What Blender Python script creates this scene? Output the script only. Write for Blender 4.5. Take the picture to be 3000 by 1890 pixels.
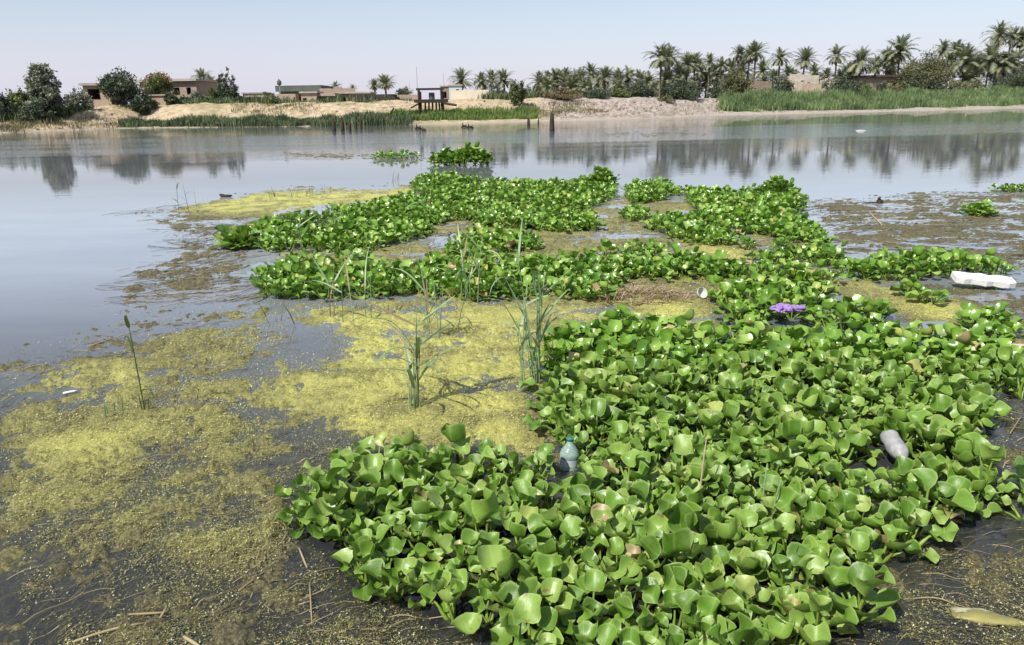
import bpy, math, random
import numpy as np
from mathutils import Matrix, Vector

# ------------------------------------------------------------------ camera, sky, sun, exposure
random.seed(7)
rng = np.random.default_rng(7)
scene = bpy.context.scene
for o in list(bpy.data.objects):
    bpy.data.objects.remove(o)
COL = scene.collection

FPX = 2175.0                       # focal length in pixels of a 3000 px wide picture
CAM_H = 1.8
PITCH = math.radians(16.37)
ROLL = math.radians(0.96)
cam_data = bpy.data.cameras.new('camera')
cam_data.sensor_width = 36.0
cam_data.lens = 36.0 * FPX / 3000.0
cam_data.clip_start = 0.05
cam_data.clip_end = 6000.0
cam = bpy.data.objects.new('camera', cam_data)
CAM_M = Matrix.Translation((0, 0, CAM_H)) @ Matrix.Rotation(math.pi / 2 - PITCH, 4, 'X') @ Matrix.Rotation(-ROLL, 4, 'Z')
cam.matrix_world = CAM_M
COL.objects.link(cam)
scene.camera = cam

SUN_EL = math.radians(50)
SHADOW = Vector((0.66, 0.75, 0)).normalized()       # horizontal direction in which shadows fall
to_sun = Vector((-SHADOW.x * math.cos(SUN_EL), -SHADOW.y * math.cos(SUN_EL), math.sin(SUN_EL)))
sun_data = bpy.data.lights.new('sun', 'SUN')
sun_data.energy = 5.0
sun_data.angle = math.radians(0.53)
sun_data.color = (1.0, 0.955, 0.88)
sun = bpy.data.objects.new('sun', sun_data)
sun.rotation_euler = to_sun.to_track_quat('Z', 'Y').to_euler()
sun.location = (-20, -20, 40)
COL.objects.link(sun)

world = bpy.data.worlds.new('World')
scene.world = world
world.use_nodes = True
wn = world.node_tree
wn.nodes.clear()
sky = wn.nodes.new('ShaderNodeTexSky')
sky.sky_type = 'NISHITA'
sky.sun_disc = False
sky.sun_elevation = SUN_EL
sky.sun_rotation = math.atan2(to_sun.x, to_sun.y)
sky.altitude = 20
sky.air_density = 1.0
sky.dust_density = 1.0
sky.ozone_density = 1.0
bg = wn.nodes.new('ShaderNodeBackground')
bg.inputs['Strength'].default_value = 0.107
wo = wn.nodes.new('ShaderNodeOutputWorld')
# dusty veil over the blue sky, thickest towards the horizon all the way round
wtc = wn.nodes.new('ShaderNodeTexCoord')
wsep = wn.nodes.new('ShaderNodeSeparateXYZ')
wn.links.new(wtc.outputs['Generated'], wsep.inputs[0])
wrm = wn.nodes.new('ShaderNodeValToRGB')
for e_, (p_, v_) in zip([wrm.color_ramp.elements[0], wrm.color_ramp.elements[1], wrm.color_ramp.elements.new(0.055), wrm.color_ramp.elements.new(0.13), wrm.color_ramp.elements.new(0.6)], [(0.0, 0.84), (1.0, 0.05), (0.055, 0.62), (0.13, 0.32), (0.6, 0.10)]):
    e_.position = p_
    e_.color = (v_, v_, v_, 1)
wn.links.new(wsep.outputs[2], wrm.inputs[0])
wmx = wn.nodes.new('ShaderNodeMix')
wmx.data_type = 'RGBA'
wnz = wn.nodes.new('ShaderNodeTexNoise')
wnz.inputs['Scale'].default_value = 2.2
wnz.inputs['Detail'].default_value = 3.0
wmp = wn.nodes.new('ShaderNodeMapping')
wmp.inputs['Scale'].default_value = (1, 1, 5)
wn.links.new(wtc.outputs['Generated'], wmp.inputs[0])
wn.links.new(wmp.outputs[0], wnz.inputs['Vector'])
wma = wn.nodes.new('ShaderNodeMath')
wma.operation = 'MULTIPLY_ADD'
wma.inputs[1].default_value = 0.22
wn.links.new(wnz.outputs[0], wma.inputs[0])
wmb = wn.nodes.new('ShaderNodeMath')
wmb.operation = 'SUBTRACT'
wmb.use_clamp = True
wmb.inputs[1].default_value = 0.11
wn.links.new(wrm.outputs[0], wma.inputs[2])
wn.links.new(wma.outputs[0], wmb.inputs[0])
wn.links.new(wmb.outputs[0], wmx.inputs[0])
wn.links.new(sky.outputs[0], wmx.inputs[6])
wmx.inputs[7].default_value = (5.4, 5.3, 6.55, 1)
wn.links.new(wmx.outputs[2], bg.inputs[0])
wn.links.new(bg.outputs[0], wo.inputs[0])

scene.view_settings.view_transform = 'Standard'
scene.view_settings.look = 'None'
scene.view_settings.gamma = 1.0
scene.view_settings.exposure = 0.40
scene.view_settings.use_curve_mapping = False
scene.render.engine = 'CYCLES'
scene.cycles.max_bounces = 6
scene.cycles.diffuse_bounces = 2
scene.cycles.glossy_bounces = 2
scene.cycles.transmission_bounces = 5
scene.cycles.transparent_max_bounces = 8
scene.cycles.caustics_reflective = False
scene.cycles.caustics_refractive = False
scene.cycles.use_denoising = True

# ------------------------------------------------------------------ helpers
K = 3000.0 / 2408.0                # measurements were taken on a 2408 px wide copy of the photograph
R3 = np.array(CAM_M.to_3x3())
C3 = np.array([0, 0, CAM_H])


def ray(px, py):
    d = R3 @ np.array([(px * K - 1500) / FPX, -(py * K - 945) / FPX, -1.0])
    return d


def at_z(px, py, z=0.0):
    d = ray(px, py)
    return C3 + d * ((z - CAM_H) / d[2])


def at_y(px, py, Y):
    d = ray(px, py)
    return C3 + d * (Y / d[1])


def to_px(P):
    P = np.atleast_2d(P)
    q = (P - C3) @ R3
    z = np.minimum(q[:, 2], -0.05)
    return np.stack([(1500 + FPX * q[:, 0] / -z) / K, (945 - FPX * q[:, 1] / -z) / K], 1)


def _hash(ix, iy, seed):
    h = (ix.astype(np.int64) * 374761393 + iy.astype(np.int64) * 668265263 + seed * 974711) & 0x7fffffff
    h = ((h ^ (h >> 13)) * 1274126177) & 0x7fffffff
    h = h ^ (h >> 16)
    return (h & 0xffff) / 65535.0


def vnoise(x, y, seed=0):
    ix, iy = np.floor(x), np.floor(y)
    fx, fy = x - ix, y - iy
    fx, fy = fx * fx * (3 - 2 * fx), fy * fy * (3 - 2 * fy)
    a, b = _hash(ix, iy, seed), _hash(ix + 1, iy, seed)
    c, d = _hash(ix, iy + 1, seed), _hash(ix + 1, iy + 1, seed)
    return (a * (1 - fx) + b * fx) * (1 - fy) + (c * (1 - fx) + d * fx) * fy


def fbm(x, y, octv=4, seed=0):
    x, y = np.asarray(x, float), np.asarray(y, float)
    s, amp, tot = 0, 1.0, 0
    for i in range(octv):
        s = s + amp * vnoise(x * 2 ** i + 17.3 * i, y * 2 ** i - 9.1 * i, seed + i)
        tot += amp
        amp *= 0.5
    return s / tot


def sdf_poly(px, py, poly):
    """signed distance to a polygon, positive inside"""
    poly = np.asarray(poly, float)
    inside = np.zeros(len(px), bool)
    d2 = np.full(len(px), 1e18)
    n = len(poly)
    for i in range(n):
        x0, y0 = poly[i]
        x1, y1 = poly[(i + 1) % n]
        c = ((y0 > py) != (y1 > py))
        with np.errstate(divide='ignore', invalid='ignore'):
            xi = (x1 - x0) * (py - y0) / (y1 - y0 if y1 != y0 else 1e-9) + x0
        inside ^= c & (px < xi)
        ex, ey = x1 - x0, y1 - y0
        t = np.clip(((px - x0) * ex + (py - y0) * ey) / (ex * ex + ey * ey + 1e-9), 0, 1)
        d2 = np.minimum(d2, (px - x0 - t * ex) ** 2 + (py - y0 - t * ey) ** 2)
    d = np.sqrt(d2)
    return np.where(inside, d, -d)


def sstep(a, b, x):
    t = np.clip((x - a) / (b - a), 0, 1)
    return t * t * (3 - 2 * t)


def mesh_arrays(name, V, F, attrs=None, smooth=True, mats=(), mat_idx=None):
    """V (n,3); F either an (m,k) array or a list of tuples; attrs: point floats"""
    me = bpy.data.meshes.new(name)
    V = np.asarray(V, np.float32)
    if isinstance(F, np.ndarray):
        m, k = F.shape
        me.vertices.add(len(V))
        me.vertices.foreach_set('co', V.ravel())
        me.loops.add(m * k)
        me.loops.foreach_set('vertex_index', F.astype(np.int32).ravel())
        me.polygons.add(m)
        me.polygons.foreach_set('loop_start', np.arange(0, m * k, k, dtype=np.int32))
        me.update(calc_edges=True)
    else:
        me.from_pydata([tuple(map(float, v)) for v in V], [], [tuple(int(i) for i in f) for f in F])
        me.update()
    for k_, a in (attrs or {}).items():
        a = np.asarray(a, np.float32)
        if a.ndim == 1:
            at = me.attributes.new(k_, 'FLOAT', 'POINT')
            at.data.foreach_set('value', a)
        else:
            at = me.attributes.new(k_, 'FLOAT_VECTOR', 'POINT')
            at.data.foreach_set('vector', a.ravel())
    for mt in mats:
        me.materials.append(mt)
    n = len(me.polygons)
    me.polygons.foreach_set('use_smooth', np.full(n, bool(smooth)))
    if mat_idx is not None:
        me.polygons.foreach_set('material_index', np.asarray(mat_idx, np.int32))
    return me


def add(name, me, parent=None, loc=None, rot=None, scale=None):
    o = bpy.data.objects.new(name, me)
    COL.objects.link(o)
    if parent is not None:
        o.parent = parent
    if loc is not None:
        o.location = loc
    if rot is not None:
        o.rotation_euler = rot
    if scale is not None:
        o.scale = scale if hasattr(scale, '__len__') else (scale,) * 3
    return o


def tag(o, label=None, cat=None, group=None, kind=None):
    if label:
        o['label'] = label
    if cat:
        o['category'] = cat
    if group:
        o['group'] = group
    if kind:
        o['kind'] = kind
    return o


def thing(name, label, cat, loc, group=None, rz=0.0):
    return tag(add(name, None, loc=loc, rot=(0, 0, rz)), label, cat, group)


class MB:
    """collects small shapes into one mesh"""
    def __init__(self):
        self.v, self.f = [], []

    def box(self, x0, x1, y0, y1, z0, z1, M=None):
        b = len(self.v)
        for z in (z0, z1):
            for (x, y) in ((x0, y0), (x1, y0), (x1, y1), (x0, y1)):
                p = Vector((x, y, z))
                self.v.append(tuple(M @ p) if M else tuple(p))
        for q in ((0, 3, 2, 1), (4, 5, 6, 7), (0, 1, 5, 4), (1, 2, 6, 5), (2, 3, 7, 6), (3, 0, 4, 7)):
            self.f.append(tuple(b + i for i in q))
        return self

    def tube(self, pts, rad, n=6, cap=True):
        pts = [Vector(p) for p in pts]
        if not hasattr(rad, '__len__'):
            rad = [rad] * len(pts)
        b = len(self.v)
        for i, p in enumerate(pts):
            t = (pts[min(i + 1, len(pts) - 1)] - pts[max(i - 1, 0)]).normalized()
            a = t.orthogonal().normalized() if abs(t.z) > 0.95 else Vector((0, 0, 1)).cross(t).normalized()
            c = t.cross(a)
            for k in range(n):
                w = 2 * math.pi * k / n
                self.v.append(tuple(p + (a * math.cos(w) + c * math.sin(w)) * rad[i]))
        for i in range(len(pts) - 1):
            for k in range(n):
                k2 = (k + 1) % n
                self.f.append((b + i * n + k, b + i * n + k2, b + (i + 1) * n + k2, b + (i + 1) * n + k))
        if cap:
            self.f.append(tuple(b + k for k in reversed(range(n))))
            self.f.append(tuple(b + (len(pts) - 1) * n + k for k in range(n)))
        return self

    def ribbon(self, pts, widths, side):
        b = len(self.v)
        side = Vector(side)
        for p, w in zip(pts, widths):
            p = Vector(p)
            self.v.append(tuple(p - side * w))
            self.v.append(tuple(p + side * w))
        for i in range(len(pts) - 1):
            self.f.append((b + 2 * i, b + 2 * i + 1, b + 2 * i + 3, b + 2 * i + 2))
        return self

    def lathe(self, prof, n=20, M=None):
        b = len(self.v)
        for (r, z) in prof:
            for k in range(n):
                w = 2 * math.pi * k / n
                p = Vector((r * math.cos(w), r * math.sin(w), z))
                self.v.append(tuple(M @ p) if M else tuple(p))
        for i in range(len(prof) - 1):
            for k in range(n):
                k2 = (k + 1) % n
                self.f.append((b + i * n + k, b + i * n + k2, b + (i + 1) * n + k2, b + (i + 1) * n + k))
        return self

    def mesh(self, name, mat, smooth=False):
        return mesh_arrays(name, self.v, self.f, smooth=smooth, mats=(mat,))


# ------------------------------------------------------------------ materials
class NT:
    def __init__(self, name):
        self.m = bpy.data.materials.new(name)
        self.m.use_nodes = True
        self.t = self.m.node_tree
        self.t.nodes.clear()
        self.out = self.n('ShaderNodeOutputMaterial')

    def n(self, kind, **kw):
        nd = self.t.nodes.new(kind)
        for k, v in kw.items():
            if k in nd.inputs:
                self.set(nd.inputs[k], v)
            else:
                setattr(nd, k, v)
        return nd

    def set(self, sock, v):
        if isinstance(v, bpy.types.NodeSocket):
            self.t.links.new(v, sock)
        else:
            sock.default_value = (*v, 1.0) if (hasattr(v, '__len__') and len(v) == 3 and sock.type == 'RGBA') else v

    def ramp(self, fac, stops, interp='LINEAR'):
        r = self.n('ShaderNodeValToRGB')
        r.color_ramp.interpolation = interp
        el = r.color_ramp.elements
        while len(el) < len(stops):
            el.new(0.5)
        for e, (p, c) in zip(el, stops):
            e.position = p
            e.color = (*c, 1) if hasattr(c, '__len__') else (c, c, c, 1)
        self.set(r.inputs[0], fac)
        return r.outputs[0]

    def noise(self, scale, detail=4, rough=0.55, vec=None, dist=0.0):
        nd = self.n('ShaderNodeTexNoise')
        nd.inputs['Scale'].default_value = scale
        nd.inputs['Detail'].default_value = detail
        nd.inputs['Roughness'].default_value = rough
        nd.inputs['Distortion'].default_value = dist
        if vec is not None:
            self.set(nd.inputs['Vector'], vec)
        return nd.outputs[0]

    def math(self, op, a, b=0.0, clamp=False):
        nd = self.n('ShaderNodeMath', operation=op)
        nd.use_clamp = clamp
        self.set(nd.inputs[0], a)
        self.set(nd.inputs[1], b)
        return nd.outputs[0]

    def mix(self, fac, a, b, mode='MIX'):
        nd = self.n('ShaderNodeMix', data_type='RGBA', blend_type=mode)
        self.set(nd.inputs[0], fac)
        self.set(nd.inputs[6], a)
        self.set(nd.inputs[7], b)
        return nd.outputs[2]

    def attr(self, name):
        return self.n('ShaderNodeAttribute', attribute_name=name)

    def bump(self, h, strength=0.5, dist=0.02):
        b = self.n('ShaderNodeBump')
        b.inputs['Strength'].default_value = strength
        b.inputs['Distance'].default_value = dist
        self.set(b.inputs['Height'], h)
        return b.outputs[0]

    def bsdf(self, color, rough=0.6, normal=None, spec=0.5, **kw):
        p = self.n('ShaderNodeBsdfPrincipled')
        self.set(p.inputs['Base Color'], color)
        self.set(p.inputs['Roughness'], rough)
        self.set(p.inputs['Specular IOR Level'], spec)
        if normal is not None:
            self.set(p.inputs['Normal'], normal)
        for k, v in kw.items():
            self.set(p.inputs[k.replace('_', ' ')], v)
        return p.outputs[0]

    def done(self, shader):
        self.t.links.new(shader, self.out.inputs[0])
        return self.m

    def pos(self):
        return self.n('ShaderNodeNewGeometry').outputs['Position']

    def objco(self):
        return self.n('ShaderNodeTexCoord').outputs['Object']

    def scaled(self, vec, s):
        nd = self.n('ShaderNodeMapping')
        self.set(nd.inputs['Vector'], vec)
        nd.inputs['Scale'].default_value = s
        return nd.outputs[0]


def leafy(name, stops, source, rough=0.35, trans=(0.2, 0.35, 0.04), tfac=0.25, spec=0.5, veins=False):
    t = NT(name)
    if source == 'object':
        fac = t.n('ShaderNodeObjectInfo').outputs['Random']
    else:
        fac = t.attr('rnd').outputs['Fac']
    col = t.ramp(fac, stops)
    nrm = None
    if veins:
        uv = t.attr('uvw').outputs['Vector']
        vn = t.noise(1.0, 2, 0.5, t.scaled(uv, (1.5, 30, 1)))
        blot = t.noise(1.0, 4, 0.65, t.scaled(t.pos(), (16, 16, 16)))
        col = t.mix(t.math('MULTIPLY', t.ramp(blot, [(0.42, 0.0), (0.72, 1.0)]), 0.35), col, (0.25, 0.33, 0.08))
        col = t.mix(t.math('MULTIPLY', vn, 0.55), col, t.mix(0.6, col, (0.04, 0.09, 0.012)))
        sep = t.n('ShaderNodeSeparateXYZ')
        t.set(sep.inputs[0], uv)
        rim = t.ramp(sep.outputs[2], [(0.88, 0.0), (1.0, 1.0)])
        col = t.mix(t.math('MULTIPLY', rim, 0.50), col, (0.33, 0.42, 0.13))
        mid_rib = t.ramp(t.math('ABSOLUTE', sep.outputs[1]), [(0.0, 1.0), (0.10, 0.0)])
        col = t.mix(t.math('MULTIPLY', mid_rib, 0.35), col, (0.28, 0.38, 0.10))
        # dead brown spots and nibbled edges, worst on some leaves
        spot_n = t.noise(1.0, 3, 0.6, t.scaled(t.pos(), (42, 42, 42)))
        age = t.math('ADD', t.math('MULTIPLY', fac, 0.10), t.math('MULTIPLY', t.ramp(sep.outputs[2], [(0.6, 0.0), (1.0, 1.0)]), 0.07))
        spots = t.ramp(t.math('ADD', spot_n, age), [(0.735, 0.0), (0.775, 1.0)])
        col = t.mix(t.math('MULTIPLY', spots, 0.85), col, (0.19, 0.115, 0.05))
        nrm = t.bump(t.math('ADD', t.math('MULTIPLY', vn, 0.5), t.noise(1.0, 2, 0.5, t.scaled(t.pos(), (30, 30, 30)))), 0.30, 0.006)
        rough = t.math('ADD', rough, t.math('MULTIPLY', t.ramp(blot, [(0.35, 0.0), (0.7, 1.0)]), 0.28))
    p = t.bsdf(col, rough, nrm, spec)
    tr = t.n('ShaderNodeBsdfTranslucent')
    t.set(tr.inputs['Color'], t.mix(0.6, col, trans))
    mx = t.n('ShaderNodeMixShader')
    mx.inputs[0].default_value = tfac
    t.t.links.new(p, mx.inputs[1])
    t.t.links.new(tr.outputs[0], mx.inputs[2])
    return t.done(mx.outputs[0])


HY_STOPS = [(0.0, (0.062, 0.145, 0.012)), (0.35, (0.115, 0.232, 0.022)), (0.7, (0.180, 0.312, 0.042)),
            (0.95, (0.25, 0.36, 0.08)), (0.985, (0.36, 0.40, 0.09)), (0.996, (0.34, 0.25, 0.13))]
M_HY = leafy('hyacinth_leaf', HY_STOPS, 'object', 0.27, (0.22, 0.42, 0.03), 0.15, 0.5, True)
M_HYF = leafy('hyacinth_leaf_far', HY_STOPS, 'attr', 0.28, (0.22, 0.42, 0.03), 0.15, 0.5, False)
M_PET = leafy('hyacinth_stalk', [(0, (0.14, 0.24, 0.03)), (1, (0.26, 0.36, 0.06))], 'object', 0.35, (0.3, 0.42, 0.04), 0.2)
M_PETF = leafy('hyacinth_stalk_far', [(0, (0.14, 0.24, 0.03)), (1, (0.26, 0.36, 0.06))], 'attr', 0.35, (0.3, 0.42, 0.04), 0.2)
M_REED = leafy('reed_green', [(0, (0.11, 0.20, 0.085)), (0.6, (0.20, 0.30, 0.15)), (1, (0.33, 0.40, 0.22))], 'object', 0.45, (0.25, 0.4, 0.08), 0.22)
M_REEDDARK = leafy('reed_dark', [(0, (0.06, 0.09, 0.02)), (1, (0.10, 0.13, 0.03))], 'object', 0.5, (0.15, 0.2, 0.04), 0.15)
M_STRAWOBJ = leafy('dry_straw', [(0, (0.20, 0.15, 0.08)), (0.6, (0.31, 0.25, 0.14)), (1, (0.42, 0.36, 0.22))], 'object', 0.7, (0.4, 0.3, 0.1), 0.1, 0.2)


def flat(name, color, rough=0.7, var=0.25, scale=3.0, bump=0.0, spec=0.3, second=None, **kw):
    t = NT(name)
    n = t.noise(scale, 5, 0.6, t.objco())
    c2 = second or tuple(c * (1 - var) for c in color)
    col = t.mix(t.ramp(n, [(0.3, 0.0), (0.7, 1.0)]), color, c2)
    nr = t.bump(n, bump, 0.05) if bump else None
    return t.done(t.bsdf(col, rough, nr, spec, **kw))


M_PALM = leafy('palm_frond', [(0, (0.11, 0.135, 0.075)), (0.6, (0.175, 0.20, 0.115)), (1, (0.25, 0.26, 0.155))], 'attr', 0.5, (0.2, 0.24, 0.08), 0.12, 0.35)
M_PALMDRY = leafy('palm_dead_frond', [(0, (0.16, 0.13, 0.09)), (1, (0.28, 0.23, 0.16))], 'attr', 0.8, (0.3, 0.24, 0.12), 0.08, 0.2)
M_BARK = flat('palm_bark', (0.16, 0.125, 0.095), 0.9, 0.5, 4, 0.6, 0.1)
M_WOODBARK = flat('tree_bark', (0.17, 0.14, 0.11), 0.9, 0.5, 4, 0.6, 0.1)

# ------------------------------------------------------------------ far bank: one terrain sheet reaching the horizon
SHORE_PX = [(-700, 327), (-200, 317), (0, 313), (150, 307), (275, 302), (500, 299.5), (780, 297), (960, 293.5), (1100, 290.5), (1300, 285),
            (1500, 279.5), (1690, 271.5), (2050, 263), (2408, 254), (2800, 245)]
_sp = np.array([at_z(x, y, 0.0) for x, y in SHORE_PX])
_sx = np.concatenate([[-600], _sp[:, 0], [900]])
_sy = np.concatenate([[_sp[0, 1] - 4], _sp[:, 1], [_sp[-1, 1] + 40]])


def shore(x):
    return np.interp(x, _sx, _sy)


def bearing_px(x, y):
    return to_px(np.stack([x, y, np.full_like(x, 2.0)], 1))[:, 0]


PLAT_X = [-400, 0, 150, 260, 420, 700, 1000, 1250, 1500, 1700, 1900, 2408, 3000]
PLAT_Z = [1.5, 1.5, 1.7, 2.3, 2.5, 2.3, 2.35, 2.5, 2.2, 2.1, 2.3, 2.8, 2.8]
RISE_W = [16, 16, 14, 12, 10, 12, 13, 13, 10, 10, 13, 18, 18]


def ground_z(x, y, detail=True):
    x, y = np.atleast_1d(np.asarray(x, float)), np.atleast_1d(np.asarray(y, float))
    t = y - shore(x)
    b = bearing_px(x, np.maximum(y, 10))
    zp, w = np.interp(b, PLAT_X, PLAT_Z), np.interp(b, PLAT_X, RISE_W)
    z = np.where(t < 0, np.maximum(-1.2, t * 0.10), 0)
    z = z + np.where(t > 0, 0.16 * np.minimum(t, 2.0), 0)
    r = sstep(2.0, 1.0 + w, t)
    z = z + r * (zp - 0.32)
    if detail:
        amp = sstep(0.5, 4, t) * (1 - 0.55 * sstep(25, 60, t))
        z = z + amp * ((fbm(x * 0.22, y * 0.5, 4, 3) - 0.5) * 0.75 + (fbm(x * 1.0, y * 1.3, 3, 9) - 0.5) * 0.26)
    return z


def gz(x, y):
    return float(ground_z([x], [y], True)[0])


t = NT('bank_earth')
P = t.pos()
n1 = t.noise(0.25, 6, 0.6, P)
n2 = t.noise(1.6, 5, 0.65, P)
sand = t.ramp(n2, [(0.3, (0.24, 0.175, 0.105)), (0.5, (0.41, 0.33, 0.215)), (0.7, (0.52, 0.44, 0.31))])
grey = t.ramp(n2, [(0.3, (0.20, 0.165, 0.14)), (0.5, (0.34, 0.29, 0.25)), (0.72, (0.47, 0.42, 0.37))])
sepb = t.n('ShaderNodeSeparateXYZ')
t.set(sepb.inputs[0], P)
east = t.ramp(t.math('MULTIPLY', t.math('ADD', sepb.outputs[0], t.math('MULTIPLY', t.math('SUBTRACT', n1, 0.5), 14)), 0.05), [(0.12, 0.0), (0.3, 1.0)])
col = t.mix(east, sand, grey)
scrub = t.ramp(n1, [(0.52, 0.0), (0.66, 1.0)])
col = t.mix(t.math('MULTIPLY', scrub, 0.6), col, t.ramp(n2, [(0.35, (0.10, 0.115, 0.04)), (0.65, (0.21, 0.20, 0.09))]))
col = t.mix(t.ramp(sepb.outputs[2], [(0.0, 1.0), (0.14, 0.0)]), col, (0.33, 0.30, 0.24))
M_BANK = t.done(t.bsdf(col, 0.95, t.bump(t.noise(3.0, 6, 0.7, P), 0.8, 0.25), 0.1))

# terrain grid: fine near the water's edge, coarse towards the horizon
gx = np.concatenate([np.linspace(-2500, -130, 24)[:-1], np.linspace(-130, -75, 40)[:-1], np.linspace(-75, 125, 420), np.linspace(125, 190, 40)[1:], np.linspace(190, 2500, 24)[1:]])
gt = np.concatenate([np.linspace(-12, 0, 7)[:-1], np.linspace(0, 18, 52)[:-1], np.linspace(18, 60, 42)[:-1], np.geomspace(60, 3000, 26)])
GX, GT = np.meshgrid(gx, gt)
GY = GT + shore(GX)
GZ = ground_z(GX.ravel(), GY.ravel()).reshape(GX.shape)
far = sstep(100, 400, np.hypot(np.maximum(np.abs(GX) - 130, 0), GT))
GZ = GZ * (1 - far) + 2.3 * far * (GT > 12) + GZ * far * (GT <= 12)
nr_, nc_ = GX.shape
idx = np.arange(nr_ * nc_).reshape(nr_, nc_)
F = np.stack([idx[:-1, :-1], idx[:-1, 1:], idx[1:, 1:], idx[1:, :-1]], -1).reshape(-1, 4)
o = add('far_bank_ground', mesh_arrays('far_bank_ground', np.stack([GX, GY, GZ], -1).reshape(-1, 3), F, mats=(M_BANK,)))
tag(o, kind='structure')

# riverbed under the water
t = NT('riverbed_mud')
P = t.pos()
col = t.ramp(t.noise(3.0, 6, 0.65, P), [(0.3, (0.022, 0.018, 0.010)), (0.55, (0.075, 0.058, 0.028)), (0.75, (0.15, 0.105, 0.045))])
M_BED = t.done(t.bsdf(col, 0.9, None, 0.1))
bx = np.concatenate([np.linspace(-600, -12, 12)[:-1], np.linspace(-12, 14, 70), np.linspace(14, 900, 14)[1:]])
by = np.concatenate([np.linspace(-6, 16, 70), np.geomspace(16.4, 140, 24)])
BX, BY = np.meshgrid(bx, by)
BZ = -0.16 - 0.05 * np.clip(BY - 2, 0, 24) - 0.12 * fbm(BX * 0.9, BY * 0.9, 3, 21)
idx = np.arange(BX.size).reshape(BX.shape)
F = np.stack([idx[:-1, :-1], idx[:-1, 1:], idx[1:, 1:], idx[1:, :-1]], -1).reshape(-1, 4)
tag(add('riverbed', mesh_arrays('riverbed', np.stack([BX, BY, BZ], -1).reshape(-1, 3), F, mats=(M_BED,))), kind='structure')

# ------------------------------------------------------------------ river water
t = NT('river_water')
P = t.pos()
sep = t.n('ShaderNodeSeparateXYZ')
t.set(sep.inputs[0], P)
dist = sep.outputs[1]
# breeze bands lying across the river, calm stretches between them
band = t.math('ADD', dist, t.math('MULTIPLY', t.math('SUBTRACT', t.noise(1.0, 3, 0.5, t.scaled(P, (0.012, 0.06, 1))), 0.5), 16))
band = t.math('SUBTRACT', band, t.math('MULTIPLY', sep.outputs[0], 0.10))
ruff = t.ramp(t.math('DIVIDE', band, 130.0), [(0.0, 0.012), (0.21, 0.02), (0.262, 0.08), (0.285, 0.34), (0.40, 0.30), (0.44, 0.10), (0.52, 0.08), (0.60, 0.20), (0.8, 0.18)])
streak = t.ramp(t.noise(1.0, 4, 0.6, t.scaled(P, (0.03, 0.45, 1))), [(0.35, 0.35), (0.65, 1.0)])
amt = t.math('MULTIPLY', ruff, streak)
w1 = t.noise(1.0, 3, 0.55, t.scaled(P, (1.1, 3.2, 1)))
w2 = t.noise(1.0, 2, 0.5, t.scaled(P, (6.0, 11.0, 1)))
wav = t.math('ADD', w1, t.math('MULTIPLY', w2, 0.25))
bmp = t.n('ShaderNodeBump')
bmp.inputs['Distance'].default_value = 0.12
t.set(bmp.inputs['Strength'], t.math('MULTIPLY', amt, 1.0))
t.set(bmp.inputs['Height'], wav)
fres = t.n('ShaderNodeFresnel', IOR=1.333)
t.t.links.new(bmp.outputs[0], fres.inputs['Normal'])
gl = t.n('ShaderNodeBsdfGlossy')
t.set(gl.inputs['Roughness'], t.math('ADD', t.math('MULTIPLY', amt, 0.10), 0.006))
gl.inputs['Color'].default_value = (1, 1, 1, 1)
t.t.links.new(bmp.outputs[0], gl.inputs['Normal'])
tr = t.n('ShaderNodeBsdfTransparent')
tr.inputs['Color'].default_value = (0.55, 0.56, 0.46, 1)
df = t.n('ShaderNodeBsdfDiffuse')
murk = t.noise(1.0, 4, 0.6, t.scaled(P, (0.5, 1.3, 1)))
t.set(df.inputs['Color'], t.ramp(murk, [(0.3, (0.250, 0.278, 0.312)), (0.7, (0.302, 0.328, 0.358))]))
turb = t.ramp(t.math('DIVIDE', dist, 20.0), [(0.10, 0.05), (0.20, 0.12), (0.30, 0.38), (0.42, 0.78), (0.62, 1.0), (0.80, 0.75), (1.0, 0.42)])
body = t.n('ShaderNodeMixShader')
t.set(body.inputs[0], turb)
t.t.links.new(tr.outputs[0], body.inputs[1])
t.t.links.new(df.outputs[0], body.inputs[2])
top = t.n('ShaderNodeMixShader')
t.t.links.new(fres.outputs[0], top.inputs[0])
t.t.links.new(body.outputs[0], top.inputs[1])
t.t.links.new(gl.outputs[0], top.inputs[2])
M_WATER = t.done(top.outputs[0])
V = [(-600, -6, 0), (900, -6, 0), (900, 200, 0), (-600, 200, 0)]
tag(add('river_water', mesh_arrays('river_water', V, [(0, 1, 2, 3)], mats=(M_WATER,))), kind='structure')

# ------------------------------------------------------------------ far bank: placement helpers
def spot(px, off):
    """a point on the far bank: bearing of pixel column px, off metres behind the water's edge"""
    D = 90.0
    for _ in range(8):
        x = at_y(px, 300, D)[0]
        D = float(shore(x)) + off
    x = at_y(px, 300, D)[0]
    return x, D, gz(x, D)


def height_to(px, ytop, x, D, z):
    return at_y(px, ytop, D)[2] - z


def width_at(wpx, D):
    return wpx * K / FPX * D * 1.03


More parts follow.
